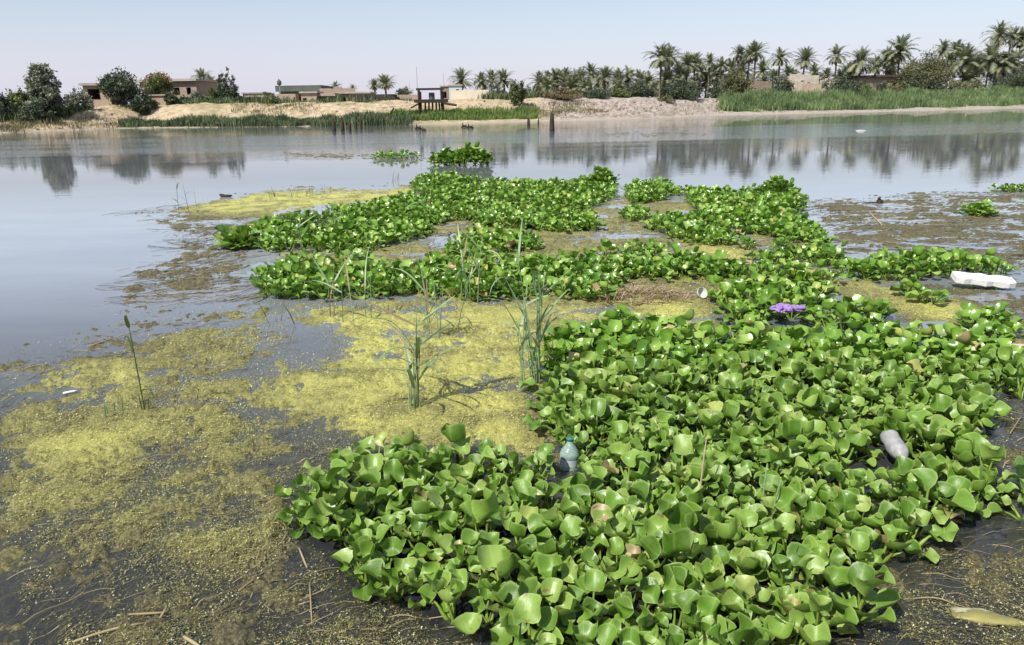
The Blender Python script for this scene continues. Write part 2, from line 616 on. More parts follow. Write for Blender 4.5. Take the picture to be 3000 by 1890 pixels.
# ------------------------------------------------------------------ palms
def palm_crown(seed, nf=40, droop=1.0, dead=7):
    r = random.Random(seed)
    V, F, A, MI = [], [], [], []
    for i in range(nf + dead):
        isdead = i >= nf
        u = (i + 0.5) / nf if not isdead else 1.0
        az = i * 2.39996 + r.uniform(-0.3, 0.3)
        el = math.radians(86 - 105 * u ** 1.15 + r.uniform(-9, 9)) if not isdead else math.radians(r.uniform(-62, -35))
        L = (0.72 + 0.38 * math.sin(math.pi * min(1, u * 0.9 + 0.1))) * r.uniform(0.88, 1.1)
        if isdead:
            L *= 0.75
        n = 9
        p = Vector((0.03 * math.cos(az), 0.03 * math.sin(az), r.uniform(-0.05, 0.05)))
        d = Vector((math.cos(az) * math.cos(el), math.sin(az) * math.cos(el), math.sin(el)))
        g = Vector((0, 0, -1)) * (0.17 * droop * r.uniform(0.75, 1.25))
        rnd = min(1, max(0, r.gauss(0.5, 0.2))) if not isdead else r.random()
        pts = [p.copy()]
        dirs = [d.copy()]
        for k in range(n):
            p = p + d * (L / n)
            d = (d + g * (0.5 + k / n)).normalized()
            pts.append(p.copy())
            dirs.append(d.copy())
        for k in range(1, n + 1):
            dd = dirs[k]
            side = dd.cross(Vector((0, 0, 1)))
            side = side.normalized() if side.length > 0.05 else Vector((math.sin(az), -math.cos(az), 0))
            up = side.cross(dd)
            tt = k / n
            ll = L * 0.30 * math.sin(math.pi * (0.12 + 0.80 * tt)) ** 0.8
            for s in (-1, 1):
                for h in (0.0, 0.5):
                    base = pts[k - 1].lerp(pts[k], 0.5 + h)
                    tip = base + (side * s * 0.72 + dd * 0.62 + up * (0.25 - 0.35 * r.random()) + Vector((0, 0, -0.20))) * ll * r.uniform(0.85, 1.15)
                    b = len(V)
                    V += [tuple(base - dd * 0.030), tuple(base + dd * 0.030), tuple(tip)]
                    F.append((b, b + 1, b + 2))
                    A += [rnd, rnd, min(1, rnd + 0.15)]
                    MI.append(1 if isdead else 0)
        for k in range(n):
            b = len(V)
            w = 0.016 * (1 - k / n) + 0.004
            side = Vector((math.sin(az), -math.cos(az), 0)) * w
            V += [tuple(pts[k] - side), tuple(pts[k] + side), tuple(pts[k + 1] + side), tuple(pts[k + 1] - side)]
            F.append((b, b + 1, b + 2, b + 3))
            A += [0.8] * 4
            MI.append(1 if isdead else 0)
    return mesh_arrays('palm_crown', V, F, {'rnd': A}, False, (M_PALM, M_PALMDRY), MI)


PALM_CROWNS = [palm_crown(11, 42, 1.0, 8), palm_crown(23, 36, 1.25, 12), palm_crown(31, 46, 0.85, 6), palm_crown(47, 40, 1.1, 14), palm_crown(59, 32, 1.4, 8)]


def palm_trunk(seed):
    r = random.Random(seed)
    m = MB()
    lean = r.uniform(-0.02, 0.02)
    pts, rad = [], []
    for k in range(9):
        u = k / 8
        pts.append((lean * math.sin(u * 2.2) * 4 * u, 0.02 * math.sin(u * 3 + seed), u))
        rad.append((1.25 - 0.30 * u + (0.35 if k == 0 else 0)) * (1.06 if k % 2 else 0.96) + (0.25 if k >= 7 else 0))
    b0 = len(m.v)
    m.tube(pts, [0.16 * q for q in rad], 8)
    return m.mesh('palm_trunk', M_BARK, True)


PALM_TRUNKS = [palm_trunk(s) for s in (1, 2, 3)]
n_palm = 0


def palm(px, ytop, wpx, off, label, group=None):
    global n_palm
    x, D, z = spot(px, off)
    R = width_at(wpx, D) / 2
    H = height_to(px, ytop, x, D, z)
    hub = max(0.6, H - R * 0.82)
    e = thing('date_palm', label, 'palm', (x, D, z - 0.1), group, rz=(n_palm * 1.7) % 6.28)
    tr_ = PALM_TRUNKS[n_palm % 3]
    add('trunk', tr_, e, (0, 0, 0), None, (0.85, 0.85, hub + 0.1))
    cr = PALM_CROWNS[(n_palm * 3 + int(px)) % 5]
    rp = random.Random(n_palm * 13 + 5)
    add('crown', cr, e, (0, 0, hub + 0.05), (rp.uniform(-.12, .12), rp.uniform(-.12, .12), rp.uniform(0, 6.28)), (R * rp.uniform(1.0, 1.2), R * rp.uniform(1.0, 1.2), R * rp.uniform(0.92, 1.2)))
    e.rotation_euler = (rp.uniform(-.03, .03), rp.uniform(-.05, .05), e.rotation_euler.z)
    n_palm += 1


SOLO = [
    (490, 165, 42, 22, 'date palm with thin fronds just left of the spired conifer'),
    (507, 176, 34, 27, 'short date palm tucked against the spired conifer'),
    (798, 190, 26, 50, 'tiny far date palm above the brick ruins, left of its shorter neighbour'),
    (835, 196, 22, 52, 'tiny far date palm above the brick ruins, the shorter of two'),
    (886, 186, 30, 40, 'shorter of the two palms above the dark roofed shed'),
    (912, 175, 42, 38, 'taller of the two palms above the dark roofed shed'),
    (1087, 163, 54, 26, 'date palm standing above the cream walled compound'),
    (1138, 172, 44, 24, 'date palm at the right end of the cream wall'),
    (1158, 168, 42, 27, 'middle palm of the three dark ones right of the cream wall'),
    (1188, 166, 46, 23, 'dark date palm just left of the pale willowy bush'),
    (1420, 155, 52, 16, 'date palm with a bare dark trunk standing at the rubble bank'),
    (1390, 152, 44, 24, 'date palm whose crown tops the middle grove'),
    (1548, 102, 66, 15, 'tall broad date palm at the left end of the high grove'),
    (1567, 106, 56, 19, 'tall palm close against the right side of the tallest left grove palm'),
    (1608, 126, 52, 18, 'palm with a ragged crown second along the high grove'),
    (1628, 124, 46, 22, 'palm just right of the ragged crowned one in the high grove'),
    (1661, 124, 44, 17, 'slim palm with a straight dark trunk left of the willow'),
    (1690, 134, 42, 23, 'low palm behind the willow in the high grove'),
    (1724, 108, 40, 24, 'palm rising left of the two tall crowded crowns'),
    (1765, 99, 50, 22, 'tall palm with a dense rounded crown left of the sky gap'),
    (1748, 112, 40, 26, 'palm tucked left of the tall dense rounded crown'),
    (1821, 113, 48, 26, 'first lone palm standing against open sky right of the dense grove'),
    (1876, 116, 50, 28, 'middle lone palm standing against open sky'),
    (1952, 108, 48, 29, 'third lone palm against open sky, above the pale ruin'),
    (2004, 115, 66, 26, 'wide palm with old drooping fronds over the mud house'),
    (2066, 112, 56, 30, 'palm half hidden left of the big shaggy one'),
    (2097, 88, 66, 27, 'big shaggy palm with a lit pale crown beside the olive tamarisk'),
    (2193, 94, 46, 30, 'left palm of the pair right of the olive tamarisk'),
    (2224, 94, 48, 33, 'right palm of the pair right of the olive tamarisk'),
    (2246, 112, 70, 27, 'low wide palm with grey fronds below the pair'),
    (2321, 56, 54, 33, 'tallest palm, at the far right of the bank'),
    (2340, 66, 44, 36, 'palm hugging the right side of the tallest one'),
    (2370, 68, 52, 35, 'tall palm with a dark trunk near the right edge'),
    (2402, 84, 56, 33, 'palm cut by the right edge of the picture'),
    (2302, 100, 84, 27, 'wide heavy palm with hanging grey fronds below the tallest'),
    (2362, 116, 60, 28, 'short palm below the tall pair near the right edge'),
    (2338, 124, 56, 25, 'squat palm behind the dark bush at the right edge'),
]
for (px, yt, w, off, lab) in SOLO:
    palm(px, yt, w * 1.12, off, lab)
GROVE_L = 'one of the crowded palms in the low middle grove behind the rubble bank'
GROVE_R = 'one of the crowded palms filling the high right hand grove'
for (px, yt, w, off) in [(1268, 168, 50, 28), (1285, 165, 46, 31), (1306, 162, 50, 27), (1328, 165, 52, 30), (1348, 170, 50, 27), (1367, 166, 46, 33), (1405, 166, 46, 29),
                         (1448, 166, 52, 27), (1474, 158, 54, 25), (1500, 163, 50, 29), (1520, 168, 50, 24), (1455, 180, 52, 22), (1340, 182, 50, 23), (1378, 184, 50, 21), (1290, 182, 44, 24)]:
    palm(px, yt, w * 1.15, off, GROVE_L, 'palms of the low middle grove')
for (px, yt, w, off) in [(1585, 145, 54, 22), (1640, 142, 50, 20), (1675, 150, 52, 25), (1708, 138, 48, 27), (1735, 140, 50, 29), (1785, 142, 48, 31), (1600, 160, 54, 18),
                         (1560, 158, 54, 20), (1655, 165, 50, 20), (1845, 155, 44, 36), (1900, 152, 44, 38), (1930, 158, 44, 36), (1985, 145, 56, 34), (2040, 132, 50, 36), (2080, 128, 54, 33),
                         (2125, 140, 46, 38), (2210, 128, 60, 30), (2265, 132, 60, 31), (2180, 140, 50, 34), (2285, 128, 54, 34), (2325, 140, 56, 31), (2390, 135, 60, 30), (2260, 155, 62, 26), (2400, 150, 60, 29),
                         (1860, 168, 40, 40), (1810, 160, 46, 33), (1965, 165, 50, 30)]:
    palm(px, yt, w * 1.15, off, GROVE_R, 'palms of the high grove')

# ------------------------------------------------------------------ broadleaf trees and shrubs
def leaf_mat(name, a, b, c):
    return leafy(name, [(0, a), (0.55, b), (1, c)], 'attr', 0.55, tuple(min(1, q * 1.8) for q in b), 0.15, 0.3)


LM = {
    'grey': leaf_mat('leaf_greygreen', (0.085, 0.105, 0.07), (0.15, 0.17, 0.115), (0.24, 0.25, 0.17)),
    'dark': leaf_mat('leaf_dark', (0.034, 0.050, 0.030), (0.066, 0.088, 0.050), (0.12, 0.145, 0.075)),
    'mid': leaf_mat('leaf_mid', (0.05, 0.075, 0.025), (0.095, 0.13, 0.045), (0.17, 0.20, 0.07)),
    'olive': leaf_mat('leaf_olive', (0.075, 0.08, 0.035), (0.125, 0.13, 0.06), (0.20, 0.20, 0.10)),
    'brown': leaf_mat('leaf_brown', (0.085, 0.065, 0.035), (0.15, 0.115, 0.06), (0.24, 0.19, 0.11)),
    'orange': leaf_mat('leaf_rust', (0.20, 0.10, 0.055), (0.32, 0.175, 0.10), (0.42, 0.27, 0.17)),
}


def leaf_cloud(lobes, n, size, seed, flatten=0.0):
    """leaf quads in clumps spread through a set of ellipsoid lobes (x,y,z,rx,ry,rz)"""
    r = np.random.default_rng(seed)
    vol = np.array([l[3] * l[4] * l[5] for l in lobes]) ** 0.8
    vol = vol / vol.sum()
    ncl = max(12, n // 26)
    which = r.choice(len(lobes), ncl, p=vol)
    L = np.array(lobes)[which]
    d = r.normal(size=(ncl, 3))
    d /= np.linalg.norm(d, axis=1)[:, None]
    rad = r.uniform(0.25, 1.08, ncl) ** 0.55
    cc = L[:, :3] + d * L[:, 3:] * rad[:, None]
    crnd = r.uniform(0, 1, ncl)
    k = r.integers(0, ncl, n)
    spread = 0.20 * L[k, 3:] + size * 0.6
    p = cc[k] + r.normal(size=(n, 3)) * spread * 0.8
    a = r.normal(size=(n, 3))
    a /= np.linalg.norm(a, axis=1)[:, None]
    b = np.cross(a, r.normal(size=(n, 3)))
    b /= np.linalg.norm(b, axis=1)[:, None]
    s = size * r.uniform(0.6, 1.35, n)[:, None]
    V = np.stack([p - a * s, p + b * s * 0.55, p + a * s, p - b * s * 0.55], 1).reshape(-1, 3)
    F = np.arange(4 * n).reshape(n, 4)
    rn = np.clip(crnd[k] * 0.6 + r.uniform(0, 0.4, n), 0, 1)
    return V, F, np.repeat(rn, 4)


tree_seed = 100


def tree(name, label, cat, px, ytop, wpx, off, mat, shape='round', n=3600, size=0.16, group=None, ybase=None, extra=None):
    global tree_seed
    tree_seed += 1
    r = random.Random(tree_seed)
    x, D, z = spot(px, off)
    W = width_at(wpx, D)
    H = height_to(px, ytop, x, D, z)
    e = thing(name, label, cat, (x, D, z - 0.05), group)
    lobes = []
    if shape == 'round':
        for i in range(11):
            a = i * 2.4
            rr = W * 0.27 * math.sqrt((i + 0.3) / 11) * 1.25
            zz = H * (0.30 + 0.42 * r.random())
            lobes.append((rr * math.cos(a), rr * math.sin(a), zz, W * 0.22, W * 0.22, H * 0.19))
        lobes.append((0, 0, H * 0.78, W * 0.24, W * 0.24, H * 0.20))
        lobes.append((r.uniform(-.1, .1) * W, 0, H * 0.45, W * 0.36, W * 0.34, H * 0.28))
    elif shape == 'tall':
        for i in range(14):
            u = i / 13
            a = i * 2.4
            rr = W * 0.30 * math.sin(math.pi * (0.2 + 0.75 * u)) * r.uniform(0.5, 1.1)
            lobes.append((rr * math.cos(a), rr * math.sin(a), H * (0.16 + 0.76 * u), W * 0.17, W * 0.17, H * 0.095))
        lobes.append((0, 0, H * 0.42, W * 0.26, W * 0.26, H * 0.26))
    elif shape == 'spires':
        for (sx, hh, ww) in ((-0.16, 1.0, 0.20), (0.10, 0.97, 0.19), (0.26, 0.78, 0.20), (-0.02, 0.66, 0.40), (0.36, 0.60, 0.17), (-0.34, 0.55, 0.17)):
            for k in range(7):
                u = k / 6
                lobes.append((sx * W, r.uniform(-.15, .15) * W, H * hh * (0.10 + 0.86 * u), W * ww * (1.05 - 0.9 * u), W * ww * (1.05 - 0.9 * u), H * 0.09))
    elif shape == 'bush':
        for i in range(12):
            a = i * 2.4
            rr = W * 0.38 * math.sqrt((i + 0.5) / 12)
            lobes.append((rr * math.cos(a), rr * math.sin(a) * 0.8, H * r.uniform(0.18, 0.62) * (1 - 0.25 * (rr / W)), W * 0.17, W * 0.16, H * 0.26))
        lobes.append((r.uniform(-.12, .12) * W, 0, H * 0.72, W * 0.20, W * 0.18, H * 0.24))
    elif shape == 'feather':
        for i in range(16):
            a = i * 2.4
            u = (i + 0.5) / 16
            rr = W * 0.34 * math.sqrt(r.random())
            lobes.append((rr * math.cos(a), rr * math.sin(a), H * (0.25 + 0.66 * r.random() * (1 - rr / W)), W * 0.12, W * 0.12, H * 0.16))
        lobes.append((0, 0, H * 0.40, W * 0.30, W * 0.28, H * 0.30))
    V, F, A = leaf_cloud(lobes, n, size, tree_seed)
    V[:, 2] = np.maximum(V[:, 2], 0.02)
    add('crown', mesh_arrays('tree_crown', V, F, {'rnd': A}, False, (LM[mat],)), e)
    if extra:
        V, F, A = leaf_cloud([(0.02 * W, 0, H * 0.84, W * 0.26, W * 0.25, H * 0.13), (-0.18 * W, 0, H * 0.74, W * 0.16, W * 0.2, H * 0.10), (0.2 * W, -0.05 * W, H * 0.76, W * 0.15, W * 0.2, H * 0.09)], n // 3, size, tree_seed + 500)
        oo = add('rusty_crown_top', mesh_arrays('tree_crown_top', V, F, {'rnd': A}, False, (LM[extra],)), e)
        oo['label'] = 'rust coloured dying crown top'
    m = MB()
    tw = max(0.05, W * 0.028)
    m.tube([(0, 0, 0), (r.uniform(-.02, .02) * W, 0, H * 0.25), (r.uniform(-.04, .04) * W, 0, H * 0.55), (0, 0, H * 0.8)], [tw * 1.3, tw, tw * 0.7, tw * 0.2], 7)
    for lb in lobes[:7]:
        m.tube([(0, 0, H * 0.18), (lb[0] * 0.5, lb[1] * 0.5, lb[2] * 0.75), (lb[0], lb[1], lb[2])], [tw * 0.55, tw * 0.35, tw * 0.12], 5)
    add('trunk', m.mesh('tree_trunk', M_WOODBARK, True), e)
    return e


tree('eucalyptus_tree', 'tall grey green tree with an airy crown at the far left', 'tree', 118, 147, 92, 10, 'grey', 'tall', 8000, 0.16)
tree('broadleaf_tree', 'round dense dark tree before the left brick house', 'tree', 299, 159, 98, 10, 'dark', 'round', 6000, 0.15)
tree('broadleaf_tree', 'tree with a rust coloured top between the two brick houses', 'tree', 388, 170, 76, 16, 'mid', 'round', 3600, 0.14, extra='orange')
tree('conifer_tree', 'dark conifer with two pointed spires right of the brick house', 'tree', 543, 158, 62, 17, 'dark', 'spires', 8000, 0.12)
tree('shrub', 'low grey bush between the tall left tree and the house', 'bush', 192, 203, 62, 14, 'grey', 'bush', 1800, 0.13)
tree('shrub', 'dark bush at the left edge of the picture', 'bush', 8, 210, 75, 10, 'dark', 'bush', 2600, 0.15)
tree('shrub', 'green bush rising behind the dark left edge bush', 'bush', 52, 205, 70, 16, 'mid', 'bush', 2400, 0.15)
tree('shrub', 'low dark bush at the foot of the tall left tree', 'bush', 88, 232, 80, 7, 'dark', 'bush', 2400, 0.14)
tree('shrub', 'leafy bush at the right foot of the tall left tree', 'bush', 150, 236, 60, 9, 'mid', 'bush', 1600, 0.13)
tree('shrub', 'yellowish bush below the conifer and the thin palm', 'bush', 505, 205, 50, 15, 'mid', 'bush', 1700, 0.12)
tree('shrub', 'dark low scrub right of the spired conifer', 'bush', 572, 222, 40, 14, 'dark', 'bush', 1300, 0.12)
tree('shrub', 'dark bush under the rust topped tree', 'bush', 412, 215, 40, 11, 'dark', 'bush', 1300, 0.12)
tree('shrub', 'small green bush beside the boundary wall of the left house', 'bush', 358, 222, 34, 9, 'mid', 'bush', 1100, 0.12)
tree('shrub', 'bush among the brick ruins left of the orange hut', 'bush', 640, 214, 44, 16, 'olive', 'bush', 1400, 0.12)
tree('broadleaf_tree', 'small round far tree right of the dark roofed shed', 'tree', 955, 202, 34, 40, 'grey', 'round', 1400, 0.16)
tree('willow_bush', 'pale green willowy bush on the sand slope', 'bush', 1217, 176, 48, 9, 'mid', 'feather', 3000, 0.12)
tree('shrub', 'wide brown thorn hedge on top of the sand slope', 'bush', 1318, 204, 104, 12, 'brown', 'bush', 3600, 0.12)
tree('shrub', 'dark bush left of the thorn hedge below three palms', 'bush', 1165, 200, 56, 22, 'dark', 'bush', 1500, 0.13)
tree('shrub', 'dark green bush right of the thorn hedge', 'bush', 1400, 208, 70, 13, 'dark', 'bush', 2000, 0.13)
tree('shrub', 'bright green bush at the top of the rubble bank', 'bush', 1450, 205, 60, 14, 'mid', 'bush', 1800, 0.13)
tree('shrub', 'large dark bush above the rubble bank', 'bush', 1496, 188, 62, 15, 'dark', 'bush', 2600, 0.14)
tree('shrub', 'broad blackish green bush beneath the tall broad palm', 'bush', 1598, 184, 98, 12, 'dark', 'bush', 6000, 0.14)
tree('shrub', 'dark shrub left of the willow in the high grove', 'bush', 1676, 186, 44, 12, 'dark', 'bush', 1800, 0.13)
tree('willow_tree', 'feathery grey green willow above the reed bed', 'tree', 1727, 154, 74, 16, 'olive', 'feather', 6500, 0.13)
tree('shrub', 'low scrub at the right end of the rubble bank', 'bush', 1560, 222, 50, 8, 'olive', 'bush', 1200, 0.12)
tree('shrub', 'dark shrub between the two pale ruins', 'bush', 1832, 176, 56, 17, 'dark', 'bush', 3600, 0.13)
tree('shrub', 'round green bush in front of the mud house', 'bush', 1972, 178, 92, 14, 'dark', 'bush', 5000, 0.14)
tree('shrub', 'bush behind the lone palms', 'bush', 1925, 172, 60, 34, 'grey', 'bush', 1700, 0.15)
tree('tamarisk_tree', 'large olive tamarisk with a dark foot above the reeds', 'tree', 2155, 120, 118, 19, 'olive', 'bush', 11000, 0.15)
tree('shrub', 'dark bush at the foot of the olive tamarisk', 'bush', 2160, 168, 92, 17.5, 'dark', 'bush', 5000, 0.14)
tree('shrub', 'large dark bush near the right edge above the reeds', 'bush', 2385, 146, 116, 21, 'dark', 'bush', 7000, 0.15)
tree('shrub', 'low yellowish scrub between the tamarisk and the right bush', 'bush', 2262, 188, 80, 19, 'olive', 'bush', 1800, 0.13)
tree('shrub', 'small dark wild bush standing alone on the reed bank', 'bush', 2063, 186, 26, 15, 'dark', 'bush', 1100, 0.11)
tree('shrub', 'grey bush right of the pale ruin', 'bush', 1790, 160, 52, 28, 'grey', 'bush', 1600, 0.14)
tree('shrub', 'far scrub behind the low grove at its right end', 'bush', 1530, 190, 50, 30, 'grey', 'bush', 1400, 0.15)

tree('shrub', 'low bush in front of the long brick house, left of the conifer', 'bush', 462, 214, 56, 15, 'grey', 'bush', 1700, 0.13)
tree('shrub', 'grey bush in front of the middle of the long brick house', 'bush', 436, 208, 36, 17, 'mid', 'bush', 1200, 0.13)
tree('shrub', 'low dark bush right of the foot of the round dense tree', 'bush', 335, 214, 50, 11, 'dark', 'bush', 1500, 0.13)
tree('shrub', 'low scrub between the pale hut and the orange hut', 'bush', 648, 226, 40, 12, 'mid', 'bush', 1000, 0.12)
tree('shrub', 'dusty bush between the two orange huts', 'bush', 706, 214, 36, 17, 'olive', 'bush', 1000, 0.12)
for (px, yt, w, off) in [(1275, 192, 70, 42), (1340, 190, 80, 44), (1410, 190, 80, 42), (1475, 188, 80, 44), (1545, 182, 80, 40), (1615, 172, 90, 38), (1690, 168, 90, 40), (1760, 172, 80, 42)]:
    tree('thicket', 'grey green thicket closing the gaps behind the left half of the palm groves', 'bush', px, yt, w, off, 'grey', 'bush', 1500, 0.2, 'thicket behind the groves')
for (px, yt, w, off) in [(1840, 175, 80, 46), (1905, 170, 80, 46), (1990, 168, 80, 42), (2060, 165, 90, 42), (2120, 160, 80, 44), (2195, 160, 80, 40), (2265, 160, 90, 40), (2340, 150, 90, 42), (2410, 145, 90, 42)]:
    tree('thicket', 'grey green thicket closing the gaps behind the right half of the palm groves', 'bush', px, yt, w, off, 'grey', 'bush', 1500, 0.2, 'thicket behind the groves')
tree('shrub', 'brush covering the front of the mud house', 'bush', 2085, 196, 60, 19, 'olive', 'bush', 1500, 0.13)
tree('shrub', 'pale scrub left of the small dark bush on the reed bank', 'bush', 2030, 194, 46, 20, 'mid', 'bush', 1300, 0.13)

# ------------------------------------------------------------------ houses and ruins on the far bank
def brickish(name, a, b, mort):
    t = NT(name)
    br = t.n('ShaderNodeTexBrick')
    t.set(br.inputs['Vector'], t.scaled(t.objco(), (1, 1, 1)))
    rot = t.n('ShaderNodeMapping')
    rot.inputs['Rotation'].default_value = (math.pi / 2, 0, 0)
    t.set(rot.inputs['Vector'], t.objco())
    t.set(br.inputs['Vector'], rot.outputs[0])
    br.inputs['Scale'].default_value = 2.2
    t.set(br.inputs['Color1'], a)
    t.set(br.inputs['Color2'], b)
    t.set(br.inputs['Mortar'], mort)
    n = t.noise(1.1, 5, 0.65, t.objco())
    col = t.mix(t.ramp(n, [(0.35, 0.0), (0.75, 0.7)]), br.outputs[0], tuple(q * 0.55 for q in a))
    return t.done(t.bsdf(col, 0.95, None, 0.1))


M_BRICK = brickish('old_brick', (0.36, 0.275, 0.225), (0.31, 0.225, 0.185), (0.40, 0.34, 0.29))
M_BRICK2 = brickish('tan_brick', (0.44, 0.34, 0.26), (0.39, 0.29, 0.215), (0.46, 0.39, 0.31))
M_MUD = flat('mud_wall', (0.30, 0.235, 0.185), 0.95, 0.45, 1.2, 0.3, 0.1)
M_PALE = flat('pale_plaster', (0.50, 0.44, 0.36), 0.95, 0.35, 1.0, 0.2, 0.1)
M_CREAM = flat('cream_wall', (0.62, 0.55, 0.43), 0.9, 0.22, 0.8, 0.1, 0.1)
M_BLUE = flat('faded_blue_wall', (0.42, 0.52, 0.54), 0.9, 0.15, 0.8, 0.1, 0.1)
M_SLAB = flat('concrete_slab', (0.42, 0.37, 0.31), 0.9, 0.3, 1.5, 0.2, 0.1)
M_DARKROOF = flat('dark_thatch', (0.075, 0.065, 0.055), 0.95, 0.5, 2.0, 0.4, 0.1)
M_SHEETROOF = flat('green_sheet_roof', (0.10, 0.125, 0.11), 0.8, 0.35, 1.0, 0.1, 0.2)
M_WOOD = flat('dark_timber', (0.055, 0.043, 0.034), 0.9, 0.5, 3.0, 0.4, 0.15)
M_RUST = flat('rusty_metal', (0.10, 0.06, 0.045), 0.85, 0.5, 3.0, 0.3, 0.2)
M_PIPE = flat('grey_metal_pole', (0.30, 0.30, 0.30), 0.6, 0.2, 2.0, 0.0, 0.4)
M_ROOMDARK = flat('interior_plaster', (0.16, 0.12, 0.10), 0.95, 0.3, 1.0)


def wall_grid(m, w, h, holes, th=0.25, y=0.0, z0=0.0):
    """boxes that leave rectangular openings (x0,x1,z0,z1) free; wall runs along x centred on 0"""
    xs = sorted({-w / 2, w / 2, *[q for hh in holes for q in hh[:2]]})
    zs = sorted({0, h, *[q for hh in holes for q in hh[2:]]})
    for i in range(len(xs) - 1):
        for j in range(len(zs) - 1):
            cx, cz = (xs[i] + xs[i + 1]) / 2, (zs[j] + zs[j + 1]) / 2
            if any(a < cx < b and c < cz < d for a, b, c, d in holes):
                continue
            m.box(xs[i], xs[i + 1], y, y + th, z0 + zs[j], z0 + zs[j + 1])


def house(name, label, px0, px1, ytop, off, mat, holes=(), roof=None, depth=4.0, rot=0.0, roof_over=0.35, cat='house', roof_th=0.28, ragged=False, zlift=0.0, frames=True, parapet=None):
    """holes as fractions (x0,x1,z0,z1) of the front wall"""
    pc = (px0 + px1) / 2
    x, D, z = spot(pc, off)
    w = width_at(px1 - px0, D)
    h = max(0.8, height_to(pc, ytop, x, D, z))
    rt = roof_th if roof else 0.0
    hw = h - rt
    e = thing(name, label, cat, (x, D, z - 0.25 + zlift), None, rot)
    hw += 0.25
    hl = [((a - .5) * w, (b - .5) * w, c * hw, d * hw) for a, b, c, d in holes]
    m = MB()
    wall_grid(m, w, hw, hl)
    add('front_wall', m.mesh('house_wall', mat), e)
    m = MB().box(-w / 2, -w / 2 + 0.25, 0.253, depth, 0, hw - 0.003)
    add('side_wall', m.mesh('house_wall', mat), e)
    m = MB().box(w / 2 - 0.25, w / 2, 0.253, depth, 0, hw - (0.003 if not ragged else 0.5))
    add('side_wall', m.mesh('house_wall', mat), e)
    m = MB().box(-w / 2 + 0.253, w / 2 - 0.253, depth - 0.25, depth - 0.003, 0, hw - (0.006 if not ragged else 0.9))
    add('back_wall', m.mesh('house_wall', mat), e)
    if frames:
        for (a, b, c, d) in hl:
            if c > 0.15 and (b - a) < 2.5:
                mm = MB()
                mm.box(a + 0.002, a + 0.09, 0.06, 0.16, c + 0.002, d - 0.002).box(b - 0.09, b - 0.002, 0.06, 0.16, c + 0.002, d - 0.002)
                mm.box(a + 0.092, b - 0.092, 0.065, 0.155, c + 0.002, c + 0.09).box(a + 0.092, b - 0.092, 0.065, 0.155, d - 0.09, d - 0.002)
                add('window_frame', mm.mesh('window_frame', M_WOOD), e)
    if roof:
        m = MB().box(-w / 2 - roof_over, w / 2 + roof_over, -roof_over * 1.6, depth + roof_over, hw + 0.002, hw + rt)
        if parapet:
            for (a, b) in parapet:
                m.box((a - .5) * w, (b - .5) * w, -0.1, 0.1, hw + rt + 0.002, hw + rt + 0.5)
        add('roof', m.mesh('house_roof', roof), e)
    if ragged:
        r = random.Random(int(px0))
        xx = -w / 2 + 0.02
        while xx < w / 2 - 0.4:
            ww = r.uniform(0.25, 1.5)
            hh = 0.04 + 0.42 * r.random() ** 2.2
            if r.random() < 0.85:
                add('broken_wall_top', MB().box(xx, min(w / 2 - 0.01, xx + ww), 0.01, 0.24, hw + 0.002, hw + hh).mesh('broken_wall_top', mat), e)
            xx += ww + 0.01
    return e


house('brick_house', 'small brick house with a dark open porch left of the round tree', 214, 268, 195, 16, M_BRICK2, [(0.16, 0.62, 0.40, 0.86)], M_SLAB, 4.5, 0.12, 0.25, parapet=None)
house('garden_wall', 'low brick boundary wall below the small left house', 205, 300, 236, 12.5, M_BRICK, [], None, 0.6, 0.03, cat='wall')
house('brick_house', 'long flat roofed brick house behind the rust topped tree', 345, 472, 186, 24, M_BRICK, [(0.30, 0.40, 0.45, 0.75), (0.60, 0.70, 0.45, 0.75), (0.82, 0.90, 0.45, 0.75)], M_SLAB, 7.0, -0.08, 0.3)
house('gate_hut', 'tiny yellowish brick hut below the rust topped tree', 352, 396, 222, 13, M_BRICK2, [(0.1, 0.55, 0.0, 0.62)], M_SLAB, 2.0, 0.05, 0.1, cat='hut', roof_th=0.15)
house('brick_ruin', 'low pale hut with two openings right of the conifer', 581, 626, 217, 18, M_PALE, [(0.12, 0.42, 0.05, 0.7), (0.55, 0.88, 0.05, 0.7)], M_SLAB, 3.0, 0.0, 0.1, cat='ruin', roof_th=0.15)
house('brick_ruin', 'small orange brick hut among the ruins', 660, 700, 221, 14, M_BRICK2, [(0.84, 0.98, 0.0, 0.72)], None, 2.5, 0.08, cat='ruin')
house('brick_ruin', 'orange brick hut with a doorway right of the smaller orange one', 716, 750, 215, 15, M_BRICK2, [(0.08, 0.34, 0.0, 0.6)], M_SLAB, 3.0, 0.0, 0.15, cat='ruin', roof_th=0.2)
house('long_shed', 'long dark green roofed shed rising behind the ruins', 668, 756, 201, 44, M_SHEETROOF, [], M_SHEETROOF, 8.0, 0.0, 0.4, cat='shed', roof_th=0.9)
house('brick_house', 'long brick ruin with small dark windows behind the pillared shed', 762, 838, 209, 25, M_BRICK, [(0.1, 0.2, 0.45, 0.72), (0.32, 0.42, 0.45, 0.72), (0.56, 0.68, 0.0, 0.7), (0.8, 0.9, 0.45, 0.72)], None, 5.0, 0.05, cat='ruin', ragged=True)
house('brick_ruin', 'brown flat roofed block left of the dark roofed shed', 800, 872, 216, 20, M_MUD, [(0.15, 0.28, 0.3, 0.68), (0.55, 0.75, 0.0, 0.66)], M_SLAB, 4.0, 0.0, 0.2, cat='ruin', roof_th=0.2)


